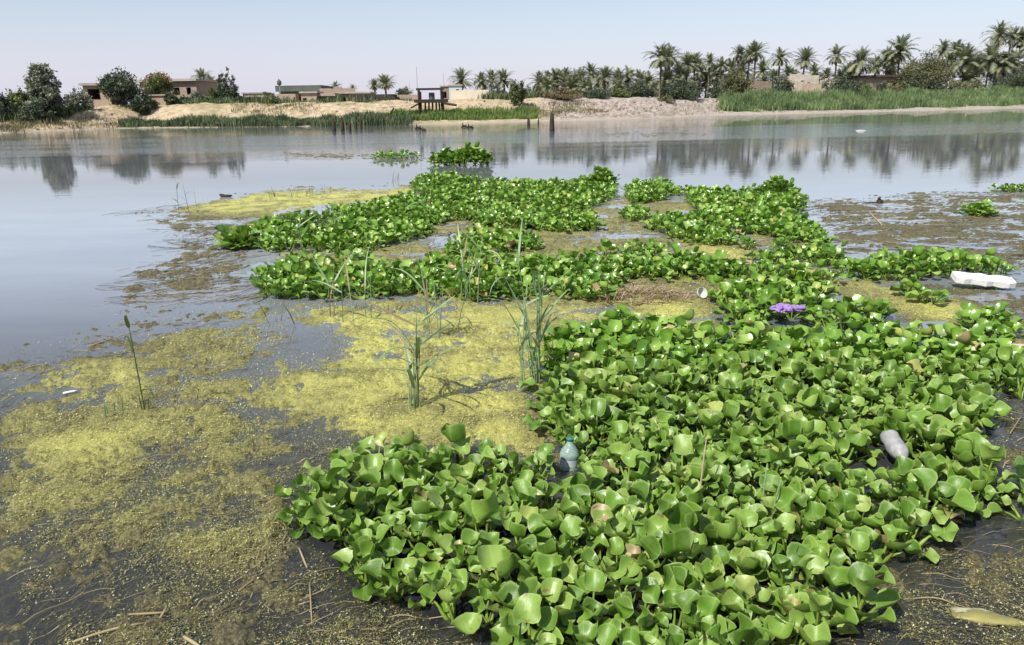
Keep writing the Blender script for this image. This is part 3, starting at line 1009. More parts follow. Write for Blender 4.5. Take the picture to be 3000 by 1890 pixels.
def open_shed(label, px0, px1, ytop, off, roofmat, npost, name='open_shed', depth=3.0, rth=0.35, back=None):
    pc = (px0 + px1) / 2
    x, D, z = spot(pc, off)
    w = width_at(px1 - px0, D)
    h = max(0.9, height_to(pc, ytop, x, D, z)) + 0.2
    e = thing(name, label, 'shed', (x, D, z - 0.2))
    for i in range(npost):
        for yy in (0.12, depth - 0.12):
            xx = -w / 2 + 0.15 + (w - 0.3) * i / (npost - 1)
            add('post', MB().tube([(xx, yy, 0), (xx, yy, h - rth)], 0.09, 7).mesh('shed_post', M_WOOD), e)
    add('roof', MB().box(-w / 2 - 0.2, w / 2 + 0.2, -0.3, depth + 0.2, h - rth + 0.002, h - rth * 0.4).box(-w / 2, w / 2, 0.2, depth - 0.4, h - rth * 0.4 + 0.002, h).mesh('shed_roof', roofmat), e)
    add('back_wall', MB().box(-w / 2 + 0.3, w / 2 - 0.3, depth + 0.0, depth + 0.18, 0, h - rth).mesh('shed_wall', back or M_ROOMDARK), e)
    return e


open_shed('pillared shed with upright dark posts among the ruins', 742, 790, 219, 16, M_BRICK, 6)
open_shed('long low shed with a dark thatched roof below the two small palms', 832, 926, 222, 14, M_DARKROOF, 7, depth=3.5, rth=0.75)
house('low_wall', 'low pinkish brick wall running towards the timber frame', 928, 985, 232, 17, M_BRICK, [], None, 0.6, 0.0, cat='wall')
house('compound_wall', 'cream plastered compound wall on the sand slope', 1066, 1149, 212, 18, M_CREAM, [], None, 0.5, -0.06, cat='wall')
house('blue_house', 'pale blue block behind the left end of the cream wall', 1060, 1088, 199, 24, M_BLUE, [(0.55, 0.78, 0.45, 0.8)], M_SLAB, 3.0, 0.0, 0.1, roof_th=0.15)
house('grey_hut', 'small grey hut left of the pale blue block', 1040, 1062, 201, 30, M_MUD, [(0.3, 0.6, 0.3, 0.7)], M_SLAB, 3.0, 0.0, 0.1, cat='hut', roof_th=0.15)
house('mud_ruin', 'ruined wall with a dark shaded front behind the willow', 1742, 1806, 192, 17, M_MUD, [(0.08, 0.5, 0.2, 0.62), (0.6, 0.8, 0.0, 0.6)], None, 3.5, 0.1, cat='ruin', ragged=True)
house('plaster_ruin', 'pale ruin with broken upright piers beside the dark shrub', 1850, 1912, 178, 19, M_PALE, [(0.08, 0.30, 0.0, 0.72), (0.40, 0.52, 0.0, 0.78), (0.62, 0.70, 0.2, 0.7)], None, 4.0, -0.1, cat='ruin', ragged=True)
house('plaster_ruin', 'lower pinkish broken wall in front of the pale ruin', 1888, 1922, 198, 15.5, M_BRICK2, [(0.3, 0.6, 0.0, 0.6)], None, 1.5, 0.05, cat='ruin', ragged=True)
house('mud_house', 'brown mud house in the shade of the shaggy palm', 2010, 2112, 177, 24, M_MUD, [(0.12, 0.22, 0.35, 0.7), (0.40, 0.55, 0.0, 0.66), (0.72, 0.82, 0.35, 0.7)], M_DARKROOF, 5.0, -0.05, 0.4, roof_th=0.35)
house('plaster_ruin', 'grey wall fragment left of the round green bush', 1925, 1962, 188, 20, M_PALE, [], None, 1.0, 0.0, cat='ruin', ragged=True)

# timber pump frame at the water
x, D, z = spot(1015, 5.5)
w = width_at(50, D)
zt = at_y(1015, 212, D)[2]
zm = at_y(1015, 236, D)[2]
e = thing('timber_frame', 'dark square timber pump frame standing at the reed edge', 'frame', (x, D, z - 0.3))
ht, hm = zt - z + 0.3, zm - z + 0.3
for sx in (-1, 1):
    for yy in (0.0, 1.3):
        add('post', MB().tube([(sx * w / 2, yy, 0), (sx * w / 2 * 0.98, yy, ht if yy == 0 else ht * 0.96)], 0.13, 7).mesh('frame_post', M_WOOD), e)
add('top_beam', MB().box(-w / 2 - 0.25, w / 2 + 0.25, -0.12, 0.12, ht, ht + 0.22).mesh('frame_beam', M_WOOD), e)
add('middle_beam', MB().box(-w / 2 - 0.5, w / 2 + 0.7, -0.36, -0.135, hm - 0.22, hm + 0.1).mesh('frame_beam', M_WOOD), e)
add('deck', MB().box(-w / 2 - 0.3, w / 2 + 0.4, 0.15, 1.15, hm - 0.25, hm - 0.05).mesh('frame_deck', M_WOOD), e)
for k, sx in enumerate((-0.6, -0.25, 0.1, 0.45, 0.75)):
    add('brace', MB().tube([(sx * w / 2, 0.6, 0), (sx * w / 2 * 0.9 + 0.05, 0.55, hm - 0.25)], 0.10, 6).mesh('frame_brace', M_WOOD), e)
add('side_arm', MB().tube([(-w / 2 - 0.9, -0.2, hm - 0.75), (-w / 2 - 0.1, -0.25, hm - 0.35)], 0.10, 6).mesh('frame_arm', M_RUST), e)
add('side_arm', MB().tube([(w / 2 + 0.1, -0.25, hm - 0.3), (w / 2 + 1.6, -0.2, hm - 0.55)], 0.14, 6).mesh('frame_arm', M_RUST), e)
add('drum', MB().lathe([(0.0, 0.0), (0.30, 0.0), (0.32, 0.1), (0.32, 0.75), (0.30, 0.85), (0.0, 0.85)], 14, Matrix.Translation((0.1, 0.6, hm - 0.05))).mesh('frame_drum', M_SHEETROOF, True), e)

# poles and masts
def pole(label, px, ybase_off, ytop, r0, name='utility_pole', cross=False, tank=False, lean=0.0):
    x, D, z = spot(px, ybase_off)
    H = height_to(px, ytop, x, D, z)
    e = thing(name, label, 'pole', (x, D, z - 0.2))
    add('shaft', MB().tube([(0, 0, 0), (lean * 0.5, 0, H * 0.5), (lean, 0, H + 0.2)], [r0, r0 * 0.8, r0 * 0.6], 7).mesh('pole_shaft', M_PIPE), e)
    if cross:
        add('cross_arm', MB().box(-0.7, 0.7, -r0 - 0.10, -r0 - 0.004, H * 0.90, H * 0.90 + 0.10).mesh('pole_arm', M_WOOD), e)
    if tank:
        add('lamp_head', MB().lathe([(0.03, H - 0.1), (0.34, H + 0.1), (0.36, H + 0.55), (0.10, H + 0.8), (0.02, H + 1.0)], 12).mesh('lamp_head', M_SHEETROOF, True), e)


pole('thin tall grey pole above the timber frame', 986, 30, 157, 0.05)
pole('thin grey pole left of the pale blue block', 1048, 34, 172, 0.045)
pole('short mast carrying a dark bulb at the left end of the long shed', 667, 40, 197, 0.07, 'lamp_mast', tank=True)
pole('faint thin pole between the two small palms and the timber frame', 968, 60, 190, 0.04)

# leaning timber on the slope
x, D, z = spot(912, 3.2)
e = tag(add('leaning_post', MB().tube([(0, 0, -0.2), (0.45, 0, 0.75), (0.75, 0, 1.25)], [0.11, 0.10, 0.08], 7).mesh('leaning_post', M_WOOD), None, (x, D, z)),
        'dark leaning post stuck in the sand slope behind the reeds', 'post')

# ------------------------------------------------------------------ posts, snags and lumps standing in the far shallows
def water_post(px, ybase, ytop, r0, label, lean=0.0):
    p = at_z(px, ybase, 0.0)
    H = at_y(px, ytop, p[1])[2]
    m = MB().tube([(0, 0, -0.9), (lean * 0.3, 0, 0.0), (lean * 0.7, 0, H * 0.6), (lean, 0, H)], [r0, r0 * 1.05, r0 * 0.9, r0 * 0.72], 8)
    for k in range(3):
        w = k * 2.1
        m.box(lean + math.cos(w) * r0 * 0.3 - 0.02, lean + math.cos(w) * r0 * 0.3 + 0.02, math.sin(w) * r0 * 0.3 - 0.02, math.sin(w) * r0 * 0.3 + 0.02, H - 0.02, H + 0.06 + 0.03 * k)
    return tag(add('mooring_post', m.mesh('mooring_post', M_WOOD, True), None, (p[0], p[1], 0)), label, 'post', 'old posts in the shallows')


water_post(786, 309, 283, 0.15, 'leftmost thick post of the row of five in the water')
water_post(806, 308, 280, 0.15, 'second thick post in the row of five in the water')
water_post(823, 307, 287, 0.12, 'middle post of the row of five in the water')
water_post(837, 303, 284, 0.09, 'fourth, thin post of the row of five in the water')
water_post(849, 303, 282, 0.09, 'last, thin post of the row of five in the water')
water_post(1243, 296, 278, 0.13, 'stubby dark post left of the tall single post')
water_post(1266, 293, 281, 0.07, 'thin stick between the stubby and the tall post')
water_post(1298, 309, 268, 0.17, 'tall thick single post standing in the water')


def snag(px, py, wpx, hpx, label, seed):
    p = at_z(px, py, 0.0)
    r = random.Random(seed)
    W, H = width_at(wpx, p[1]), width_at(hpx, p[1])
    m = MB()
    m.tube([(-W * .5, 0, -0.05), (-W * 0.2, 0.05, H * 0.28), (W * 0.15, -0.04, H * 0.22), (W * .5, 0, -0.02)], [H * .12, H * .26, H * .22, H * .08], 8)
    m.tube([(-W * 0.2, 0, H * .2), (-W * 0.26, 0, H * .7), (-W * 0.16, 0.02, H)], [H * .16, H * .11, H * .05], 6)
    m.tube([(W * 0.15, 0, H * .15), (W * 0.28, 0, H * .5), (W * 0.36, 0, H * .62)], [H * .14, H * .09, H * .04], 6)
    return tag(add('driftwood_snag', m.mesh('driftwood_snag', M_WOOD, True), None, (p[0], p[1], 0.0)), label, 'driftwood', 'snags in the far shallows')


snag(984, 303, 16, 11, 'dark snag in the far shallows left of the timber frame foot', 1)
snag(997, 307, 9, 9, 'small dark stub just right of the left snag', 2)
snag(1092, 299, 14, 10, 'dark snag below the bright grass bank', 3)
snag(1106, 301, 16, 10, 'forked dark snag right of its twin below the grass bank', 4)

# ------------------------------------------------------------------ reeds along the far bank (nobody could count them)
def reed_field(name, pts, hmin, hmax, n, mat, label, seed, width=0.035, tuft=0.55):
    """pts: list of (px0, px1, off0, off1, share)"""
    r = np.random.default_rng(seed)
    X, Y = [], []
    for (p0, p1, o0, o1, sh) in pts:
        k = int(n * sh)
        nt = max(8, k // 14)
        tp = r.uniform(p0, p1, nt)
        to = r.uniform(o0, o1, nt)
        tx, ty = [], []
        for a, b in zip(tp, to):
            x, D, z = spot_fast(a, b)
            tx.append(x)
            ty.append(D)
        tx, ty = np.array(tx), np.array(ty)
        i = r.integers(0, nt, k)
        X.append(tx[i] + r.normal(0, tuft * 0.55, k))
        Y.append(ty[i] + r.normal(0, tuft * 0.55, k))
    X, Y = np.concatenate(X), np.concatenate(Y)
    n = len(X)
    Z = ground_z(X, Y) - 0.05
    Z = np.maximum(Z, -0.1)
    hn = fbm(X * 0.45, Y * 0.45, 4, seed)
    H = (hmin + (hmax - hmin) * np.clip((hn - 0.25) * 2, 0, 1)) * r.uniform(0.6, 1.12, n)
    a = r.uniform(0, 2 * math.pi, n)
    lean = r.uniform(0.05, 0.42, n) * H
    dx, dy = np.cos(a) * lean, np.sin(a) * lean
    sx, sy = -np.sin(a), np.cos(a)
    b = r.uniform(0, math.pi, n)
    sx, sy = np.cos(b), np.sin(b)
    w = width * r.uniform(0.6, 1.4, n)
    P0 = np.stack([X, Y, Z], 1)
    P1 = np.stack([X + dx * 0.25, Y + dy * 0.25, Z + H * 0.55], 1)
    P2 = np.stack([X + dx, Y + dy, Z + H * (1 - 0.2 * r.random(n))], 1)
    S = np.stack([sx * w, sy * w, np.zeros(n)], 1)
    V = np.stack([P0 - S * 0.8, P0 + S * 0.8, P1 + S, P1 - S, P2], 1).reshape(-1, 3)
    base = np.arange(n) * 5
    Q = np.stack([base, base + 1, base + 2, base + 3], 1)
    T = np.stack([base + 3, base + 2, base + 4, base + 4], 1)[:, :3]
    # quads split so that all faces are triangles
    F = np.concatenate([Q[:, [0, 1, 2]], Q[:, [0, 2, 3]], T])
    rn = np.clip(fbm(X * 0.8, Y * 0.8, 2, seed + 5) * 1.1 - 0.15 + r.uniform(-0.2, 0.2, n), 0, 1)
    o = add(name, mesh_arrays(name, V, F, {'rnd': np.repeat(rn, 5)}, False, (mat,)))
    return tag(o, label, name.split('_')[0], kind='stuff')


def spot_fast(px, off):
    D = 90.0
    for _ in range(5):
        x = at_y(px, 300, D)[0]
        D = float(shore(x)) + off
    return x, D, 0


M_RB1 = leafy('reed_bed_green', [(0, (0.07, 0.115, 0.045)), (0.5, (0.15, 0.215, 0.085)), (1, (0.27, 0.33, 0.16))], 'attr', 0.55, (0.2, 0.3, 0.08), 0.2, 0.3)
M_RB2 = leafy('reed_bed_dark', [(0, (0.05, 0.07, 0.038)), (0.5, (0.105, 0.14, 0.065)), (1, (0.20, 0.22, 0.11))], 'attr', 0.55, (0.14, 0.2, 0.06), 0.18, 0.3)
M_RB3 = leafy('bank_grass_green', [(0, (0.07, 0.12, 0.03)), (0.5, (0.13, 0.20, 0.045)), (1, (0.23, 0.25, 0.08))], 'attr', 0.55, (0.2, 0.3, 0.06), 0.2, 0.3)
M_DRYG = leafy('dry_bank_scrub', [(0, (0.12, 0.11, 0.05)), (0.5, (0.21, 0.19, 0.10)), (1, (0.34, 0.29, 0.17))], 'attr', 0.8, (0.3, 0.25, 0.1), 0.1, 0.2)
reed_field('reeds_green', [(1692, 1760, 3.0, 9, 0.09), (1750, 2100, 2.2, 12, 0.42), (2100, 2500, 2.5, 15, 0.49)], 0.6, 1.75, 30000, M_RB1, 'tall green reed bed along the right far bank', 5, 0.04)
reed_field('reeds_dark', [(290, 480, 0.6, 3.4, 0.28), (470, 620, 0.2, 3.0, 0.24), (610, 780, 0.0, 3.4, 0.25), (770, 960, -0.2, 3.2, 0.23)], 0.35, 1.3, 15000, M_RB2, 'dark green reeds lining the left and middle far bank', 6, 0.035)
reed_field('grass_bright', [(905, 1060, 2.0, 6.5, 0.45), (1060, 1260, 2.0, 6.5, 0.55)], 0.5, 0.95, 11000, M_RB3, 'bright green grass on the bank below the cream wall', 8, 0.035)
reed_field('scrub_dry', [(20, 300, 1.0, 8, 0.38), (560, 760, 7, 12, 0.12), (1230, 1420, 4, 9, 0.2), (1950, 2408, 15, 19, 0.30)], 0.25, 0.7, 7000, M_DRYG, 'dry yellowish scrub scattered on the far slopes', 9, 0.03, 0.9)

reed_field('undergrowth', [(-450, -60, 6, 17, 0.3), (-60, 240, 8, 17, 0.42), (300, 480, 11, 16, 0.16), (480, 640, 13, 17, 0.16), (640, 960, 12, 16, 0.10), (1140, 1290, 13, 20, 0.16)], 0.4, 1.3, 9000, M_RB2, 'dusty green undergrowth round the houses and trees of the left bank', 14, 0.05, 0.8)

# rubble on the middle bank
r_ = random.Random(5)
V, F = [], []
for i in range(900):
    if i < 560:
        px, off = r_.uniform(1290, 1700), r_.uniform(1.5, 9.5)
    elif i < 760:
        px, off = r_.uniform(0, 420), r_.uniform(0.8, 9)
    else:
        px, off = r_.uniform(560, 1290), r_.uniform(6.5, 13)
    x, D, _ = spot_fast(px, off)
    z = gz(x, D)
    s = r_.uniform(0.06, 0.26) * (1.35 if i < 560 else 1.0)
    b = len(V)
    rot = r_.uniform(0, 6.28)
    pts = [(-1, -.8, -.6), (1, -.7, -.6), (.8, .9, -.6), (-.9, .8, -.6), (-.6, -.5, .5), (.7, -.6, .6), (.5, .6, .4), (-.5, .6, .7)]
    for p in pts:
        q = [c * s * r_.uniform(0.75, 1.2) for c in p]
        V.append((x + q[0] * math.cos(rot) - q[1] * math.sin(rot), D + q[0] * math.sin(rot) + q[1] * math.cos(rot), z + q[2] * 0.8))
    for f in ((0, 3, 2, 1), (4, 5, 6, 7), (0, 1, 5, 4), (1, 2, 6, 5), (2, 3, 7, 6), (3, 0, 4, 7)):
        F.append(tuple(b + k for k in f))
M_RUBBLE = flat('rubble_stone', (0.36, 0.31, 0.26), 0.95, 0.45, 0.7, 0.2, 0.1)
tag(add('rubble', mesh_arrays('rubble', V, F, None, False, (M_RUBBLE,))), 'broken stones and clods strewn over the far bank', 'rubble', kind='stuff')

# ------------------------------------------------------------------ outlines of the plant mats (traced on the photograph, laid on the water)
NEAR = [(690, 1150), (760, 1110), (860, 1085), (960, 1050), (1050, 1065), (1150, 1085), (1250, 1100), (1320, 1105), (1300, 1030), (1262, 960), (1285, 890), (1285, 810), (1360, 770), (1480, 755),
        (1600, 768), (1640, 800), (1700, 800), (1730, 735), (1800, 752), (1880, 747), (1950, 735), (2050, 720), (2120, 775), (2180, 800), (2300, 812), (2370, 850), (2420, 880), (2480, 930), (2400, 935), (2330, 920),
        (2310, 990), (2290, 1040), (2330, 1100), (2420, 1130), (2500, 1190), (2420, 1215), (2300, 1205), (2200, 1195), (2190, 1260), (2130, 1310), (2060, 1340), (1990, 1360), (2080, 1430), (2090, 1480),
        (2000, 1490), (1920, 1505), (1850, 1530), (1800, 1600), (1270, 1600), (1190, 1520), (1050, 1460), (960, 1440), (850, 1400), (820, 1330), (760, 1270), (690, 1225)]
FARM = [
    [(535, 572), (600, 532), (680, 505), (800, 497), (900, 477), (960, 462), (1030, 478), (1050, 515), (1000, 550), (930, 568), (870, 588), (760, 590), (640, 585), (590, 582)],
    [(965, 437), (1000, 416), (1060, 412), (1130, 428), (1230, 432), (1330, 432), (1420, 422), (1450, 437), (1440, 462), (1390, 482), (1400, 535), (1330, 545), (1290, 538), (1200, 532), (1130, 527), (1060, 507), (1030, 476), (980, 447)],
    [(605, 690), (612, 650), (680, 612), (780, 607), (860, 612), (930, 637), (1000, 622), (1050, 592), (1100, 557), (1180, 550), (1260, 560), (1300, 590), (1400, 580), (1480, 580), (1560, 590), (1640, 610), (1720, 630), (1800, 630),
     (1960, 640), (1970, 660), (1930, 700), (1940, 730), (1900, 745), (1800, 745), (1710, 740), (1690, 700), (1660, 680), (1560, 668), (1440, 668), (1430, 700), (1380, 700), (1270, 690), (1200, 700), (1100, 700), (990, 690), (900, 690), (760, 695)],
    [(1520, 530), (1560, 515), (1640, 508), (1620, 468), (1610, 447), (1700, 452), (1800, 447), (1880, 462), (1900, 487), (1850, 497), (1960, 570), (1990, 600), (1975, 615), (1850, 615), (1750, 610), (1680, 578), (1600, 563)],
    [(1465, 448), (1520, 428), (1580, 438), (1600, 452), (1540, 467), (1500, 476)],
    [(1985, 645), (2060, 604), (2180, 606), (2280, 614), (2360, 630), (2345, 640), (2250, 640), (2150, 652), (2050, 650)],
    [(2140, 688), (2150, 664), (2230, 660), (2262, 690), (2270, 708), (2230, 716), (2170, 702)],
    [(2362, 688), (2380, 664), (2440, 658), (2450, 735), (2390, 724)],
    [(2280, 748), (2330, 738), (2380, 776), (2370, 800), (2310, 796)],
    [(1470, 500), (1510, 492), (1520, 512), (1480, 516)],
]
HOLES = [[(905, 612), (960, 590), (1040, 585), (1035, 606), (960, 622), (920, 622)], [(1290, 560), (1400, 548), (1500, 555), (1500, 572), (1380, 575)]]
GROUND_POLYS = {}


def in_poly_px(P, poly):
    q = to_px(P)
    return sdf_poly(q[:, 0], q[:, 1], poly)


# ------------------------------------------------------------------ floating algae, duckweed and submerged weed
A_DENSE = [
    [(620, 735), (700, 700), (1000, 695), (1270, 695), (1440, 705), (1560, 700), (1720, 760), (1640, 800), (1480, 760), (1330, 790), (1300, 880), (1270, 960), (1300, 1040), (1340, 1110), (1150, 1095), (960, 1060), (850, 1075), (700, 990), (570, 965), (650, 850), (780, 825), (720, 760)],
    [(400, 500), (520, 466), (640, 446), (960, 437), (1010, 450), (900, 480), (700, 500), (560, 512)],
    [(1640, 570), (1700, 575), (1760, 610), (1720, 618), (1650, 595)],
    [(1950, 660), (2050, 655), (2150, 690), (2260, 715), (2300, 750), (2200, 775), (2120, 745), (2060, 700), (1950, 695)],
    [(80, 1050), (240, 1000), (330, 1010), (300, 1060), (150, 1090)],
    [(130, 890), (300, 870), (330, 905), (200, 925)],
    ]
A_MID = [
    [(640, 590), (960, 480), (1450, 455), (1880, 490), (1990, 600), (1960, 700), (1720, 740), (1400, 705), (1000, 695), (700, 680)],
    [(1390, 480), (1470, 470), (1640, 470), (1630, 510), (1540, 520), (1500, 560), (1640, 590), (1500, 590), (1300, 580), (1280, 548), (1400, 540)],
    [(890, 600), (1050, 570), (1100, 550), (1280, 545), (1050, 610), (960, 628)],
    [(0, 870), (300, 830), (600, 700), (640, 740), (700, 800), (560, 980), (700, 1010), (860, 1085), (690, 1150), (690, 1240), (600, 1330), (300, 1300), (0, 1350)],
    [(2010, 700), (2150, 720), (2300, 800), (2420, 850), (2420, 780), (2330, 730), (2180, 700)],
    [(1400, 690), (1700, 690), (1720, 750), (1500, 745)],
]
A_FAR = [
    [(1330, 318), (1450, 310), (1600, 308), (1690, 314), (1640, 321), (1450, 323)],
    [(1560, 300), (1620, 301), (1640, 309), (1580, 311)],
    [(2040, 300), (2200, 292), (2430, 285), (2430, 312), (2250, 317), (2090, 311)],
    [(1700, 318), (1800, 316), (1830, 322), (1720, 325)],
]
A_BROWN = [
    ([(640, 590), (960, 480), (1450, 455), (1880, 490), (1990, 600), (1960, 700), (1720, 740), (1400, 705), (1000, 695), (700, 680)], 1.0, 0.8),
    ([(1885, 468), (2100, 464), (2300, 450), (2600, 446), (2600, 640), (2360, 640), (2200, 600), (2060, 595), (1990, 600), (1950, 540)], 0.8, 1.0),
    ([(1960, 650), (2500, 650), (2600, 900), (2420, 900), (2180, 790), (2000, 720)], 0.75, 0.8),
    ([(640, 356), (860, 358), (990, 367), (1030, 373), (870, 378), (700, 373)], 0.8, 0.8),
    *[(q_, 0.75, 1.0) for q_ in A_FAR],
]
A_SPARSE = [
    [(-60, 840), (150, 800), (420, 740), (600, 640), (640, 740), (560, 980), (860, 1085), (690, 1150), (700, 1260), (840, 1400), (1000, 1470), (1250, 1560), (1200, 1800), (-400, 1800), (-300, 1100)],
    [(1880, 465), (2100, 460), (2300, 445), (2600, 440), (2600, 640), (2360, 640), (2200, 600), (2060, 595), (1990, 600), (1950, 540)],
    [(2000, 690), (2500, 680), (2600, 1300), (2400, 1220), (2300, 1050), (2330, 930), (2420, 900), (2200, 790)],
    [(2000, 1360), (2200, 1250), (2500, 1200), (2700, 1900), (1800, 1800), (1900, 1500), (2090, 1480)],
    [(300, 500), (420, 480), (520, 470), (640, 500), (760, 500), (600, 570), (560, 640), (640, 680), (420, 740), (250, 760), (300, 640), (420, 600), (400, 540)],
]


def weed_density(x, y):
    """(yellow algae, mixed debris) cover between 0 and 1 at a point of the water surface"""
    q = to_px(np.stack([x, y, np.zeros_like(x)], 1))
    px, py = q[:, 0], q[:, 1]
    soft = np.interp(py, [300, 500, 800, 1500], [5, 14, 45, 90])
    d = np.zeros_like(x)
    for p in A_DENSE:
        d = np.maximum(d, sstep(-1.0, 1.6, sdf_poly(px, py, p) / soft))
    m = np.zeros_like(x)
    for p in A_MID:
        m = np.maximum(m, sstep(-0.5, 0.6, sdf_poly(px, py, p) / soft))
    s = np.zeros_like(x)
    for p in A_SPARSE:
        s = np.maximum(s, sstep(-0.4, 0.8, sdf_poly(px, py, p) / soft))
    g = np.zeros_like(x)
    for p, amt, sf in A_BROWN:
        g = np.maximum(g, amt * sstep(-0.7, 1.0, sdf_poly(px, py, p) / (soft * sf)))
    return d, m, s, g


# (1) the thick algae cushions: a height field that dips under the water where the cover ends
rows = np.concatenate([np.geomspace(1.9, 36, 640), np.geomspace(36.5, 95, 110)])
cols = np.tan(np.linspace(math.radians(-41), math.radians(42), 680))
GY, GC = np.meshgrid(rows, cols, indexing='ij')
GXw = GY * GC
x, y = GXw.ravel(), GY.ravel()
d, mid, sp, brn = weed_density(x, y)
# lens shaped noise keeps the same look near and far
def algae_height(x, y, d, mid, sp, brn):
    nz = fbm(x * 1.7, y * 1.7, 5, 40) - 0.5
    n6 = fbm(x * 7, y * 7, 4, 44) - 0.5
    nf = fbm(x * 14, y * 14, 4, 60) - 0.5
    ns = fbm(x * 1.1 + y * 0.3, y * 3.0 - x * 0.5, 4, 47) - 0.5        # wind rows
    cover = (0.84 * d + 0.20 * mid * (1 - brn) + 0.42 * sp * (1 - 0.85 * brn) + 0.46 * brn + 0.14 * mid * brn + nz * 0.7 + ns * 0.9 + n6 * 1.15
             + (fbm(x * 27, y * 27, 3, 46) - 0.5) * 0.9 + brn * (fbm(x * 1.4, y * 8.0, 4, 49) - 0.5) * 1.5 - 0.56)
    return np.clip(cover, -0.9, 0.35) * 0.06 + nf * 0.022 * sstep(-0.2, 0.25, cover) + 0.002


z = algae_height(x, y, d, mid, sp, brn)
z = np.where(d + mid + sp + brn < 0.02, -0.2, z)
Zg = z.reshape(GY.shape)
idx = np.arange(GY.size).reshape(GY.shape)
keep = (np.maximum.reduce([Zg[:-1, :-1], Zg[1:, :-1], Zg[:-1, 1:], Zg[1:, 1:]]) > -0.050)
F = np.stack([idx[:-1, :-1], idx[:-1, 1:], idx[1:, 1:], idx[1:, :-1]], -1)[keep]
used = np.unique(F)
remap = np.full(GY.size, -1)
remap[used] = np.arange(len(used))
t = NT('floating_algae')
P = t.pos()
tone = t.attr('tone').outputs['Fac']
fine = t.noise(75, 6, 0.75, P)
mn = t.noise(7, 5, 0.65, P)
ycol = t.ramp(fine, [(0.32, (0.12, 0.13, 0.03)), (0.45, (0.385, 0.385, 0.088)), (0.62, (0.58, 0.56, 0.19))])
ocol = t.ramp(fine, [(0.34, (0.016, 0.015, 0.008)), (0.5, (0.095, 0.085, 0.040)), (0.66, (0.26, 0.225, 0.115))])
big = t.noise(2.3, 5, 0.65, P)
ycol = t.mix(t.math('MULTIPLY', t.ramp(big, [(0.45, 0.0), (0.62, 1.0)]), 0.72), ycol, ocol)
fac = t.math('ADD', tone, t.math('MULTIPLY', t.math('SUBTRACT', mn, 0.5), 0.9), True)
col = t.mix(fac, ocol, ycol)
M_ALGAE = t.done(t.bsdf(col, 0.65, t.bump(fine, 1.0, 0.016), 0.35))
Vg = np.stack([x, y, z], 1)[used]
tone = np.clip(d * 1.08 + mid * 0.40 * (1 - brn) + 0.05 * sp + 0.46 * mid * brn - 0.12, 0, 1)[used]
tag(add('algae', mesh_arrays('floating_algae', Vg, remap[F], {'tone': tone}, True, (M_ALGAE,))), 'yellow green algae cushions floating between the plants', 'algae', kind='stuff')

# (2) loose duckweed and debris flecks, and (3) stringy weed just at and under the surface
def scatter_view(n, seed, y0=1.9, y1=17.0):
    """points on the water, thinning out with distance as the eye sees them"""
    r = np.random.default_rng(seed)
    u = r.random(n)
    Y = 1 / (1 / y0 - u * (1 / y0 - 1 / y1))
    a = np.tan(r.uniform(math.radians(-38), math.radians(40), n))
    return Y * a, Y, r


x, y, r = scatter_view(1000000, 77)
d, mid, sp, brn = weed_density(x, y)
clump = fbm(x * 2.2, y * 2.2, 4, 90)
clump2 = fbm(x * 9, y * 9, 3, 91)
rowsn = fbm(x * 1.1 + y * 0.3, y * 3.0 - x * 0.5, 4, 47)
pr = np.clip(0.7 * d + 1.1 * mid * sstep(0.30, 0.62, rowsn * 0.6 + clump2 * 0.4) + 0.50 * sp * sstep(0.36, 0.62, clump * 0.5 + clump2 * 0.5) + 0.4 * brn * clump2, 0, 1)
ok = r.random(len(x)) < pr * 0.85
x, y, d, mid, sp, brn = x[ok], y[ok], d[ok], mid[ok], sp[ok], brn[ok]
n = len(x)
size = (0.0024 + 0.0044 * r.random(n) ** 2.5) * np.clip(y / 4.0, 0.8, 3.0) ** 0.8
ang = r.uniform(0, 2 * math.pi, n)
ux, uy = np.cos(ang), np.sin(ang)
tilt = r.normal(0, 0.35, n)
tilt2 = r.normal(0, 0.35, n)
zz = np.maximum(0.003, algae_height(x, y, d, mid, sp, brn)) + 0.002 + r.random(n) * 0.005
asp = r.uniform(0.22, 0.75, n)
P0 = np.stack([x, y, zz], 1)
A = np.stack([ux, uy, tilt], 1) * size[:, None]
B = np.stack([-uy, ux, tilt2], 1) * (size * asp)[:, None]
V = np.stack([P0 - A, P0 - B * 1.2, P0 + A + B], 1).reshape(-1, 3)
F = np.arange(3 * n).reshape(n, 3)
yel = np.clip(d + (1 - brn) * mid * (0.55 * sstep(0.4, 0.65, fbm(x * 1.1 + y * 0.3, y * 3.0 - x * 0.5, 4, 47)) + 0.10) + r.normal(0, 0.16, n), 0, 1)
rn = r.random(n)
t = NT('duckweed_fleck')
rr = t.attr('rnd').outputs['Fac']
yy = t.attr('yel').outputs['Fac']
c0 = t.ramp(rr, [(0, (0.045, 0.04, 0.018)), (0.35, (0.105, 0.10, 0.035)), (0.7, (0.20, 0.195, 0.065)), (0.955, (0.38, 0.37, 0.16)), (0.995, (0.62, 0.60, 0.48))])
c1 = t.ramp(rr, [(0, (0.14, 0.14, 0.03)), (0.4, (0.37, 0.37, 0.088)), (1, (0.58, 0.56, 0.19))])
M_FLECK = t.done(t.bsdf(t.mix(yy, c0, c1), 0.55, None, 0.4))
tag(add('duckweed', mesh_arrays('duckweed', V, F, {'rnd': np.repeat(rn, 3), 'yel': np.repeat(yel, 3)}, False, (M_FLECK,))), 'loose yellow and brown duckweed flecks on the water', 'duckweed', kind='stuff')

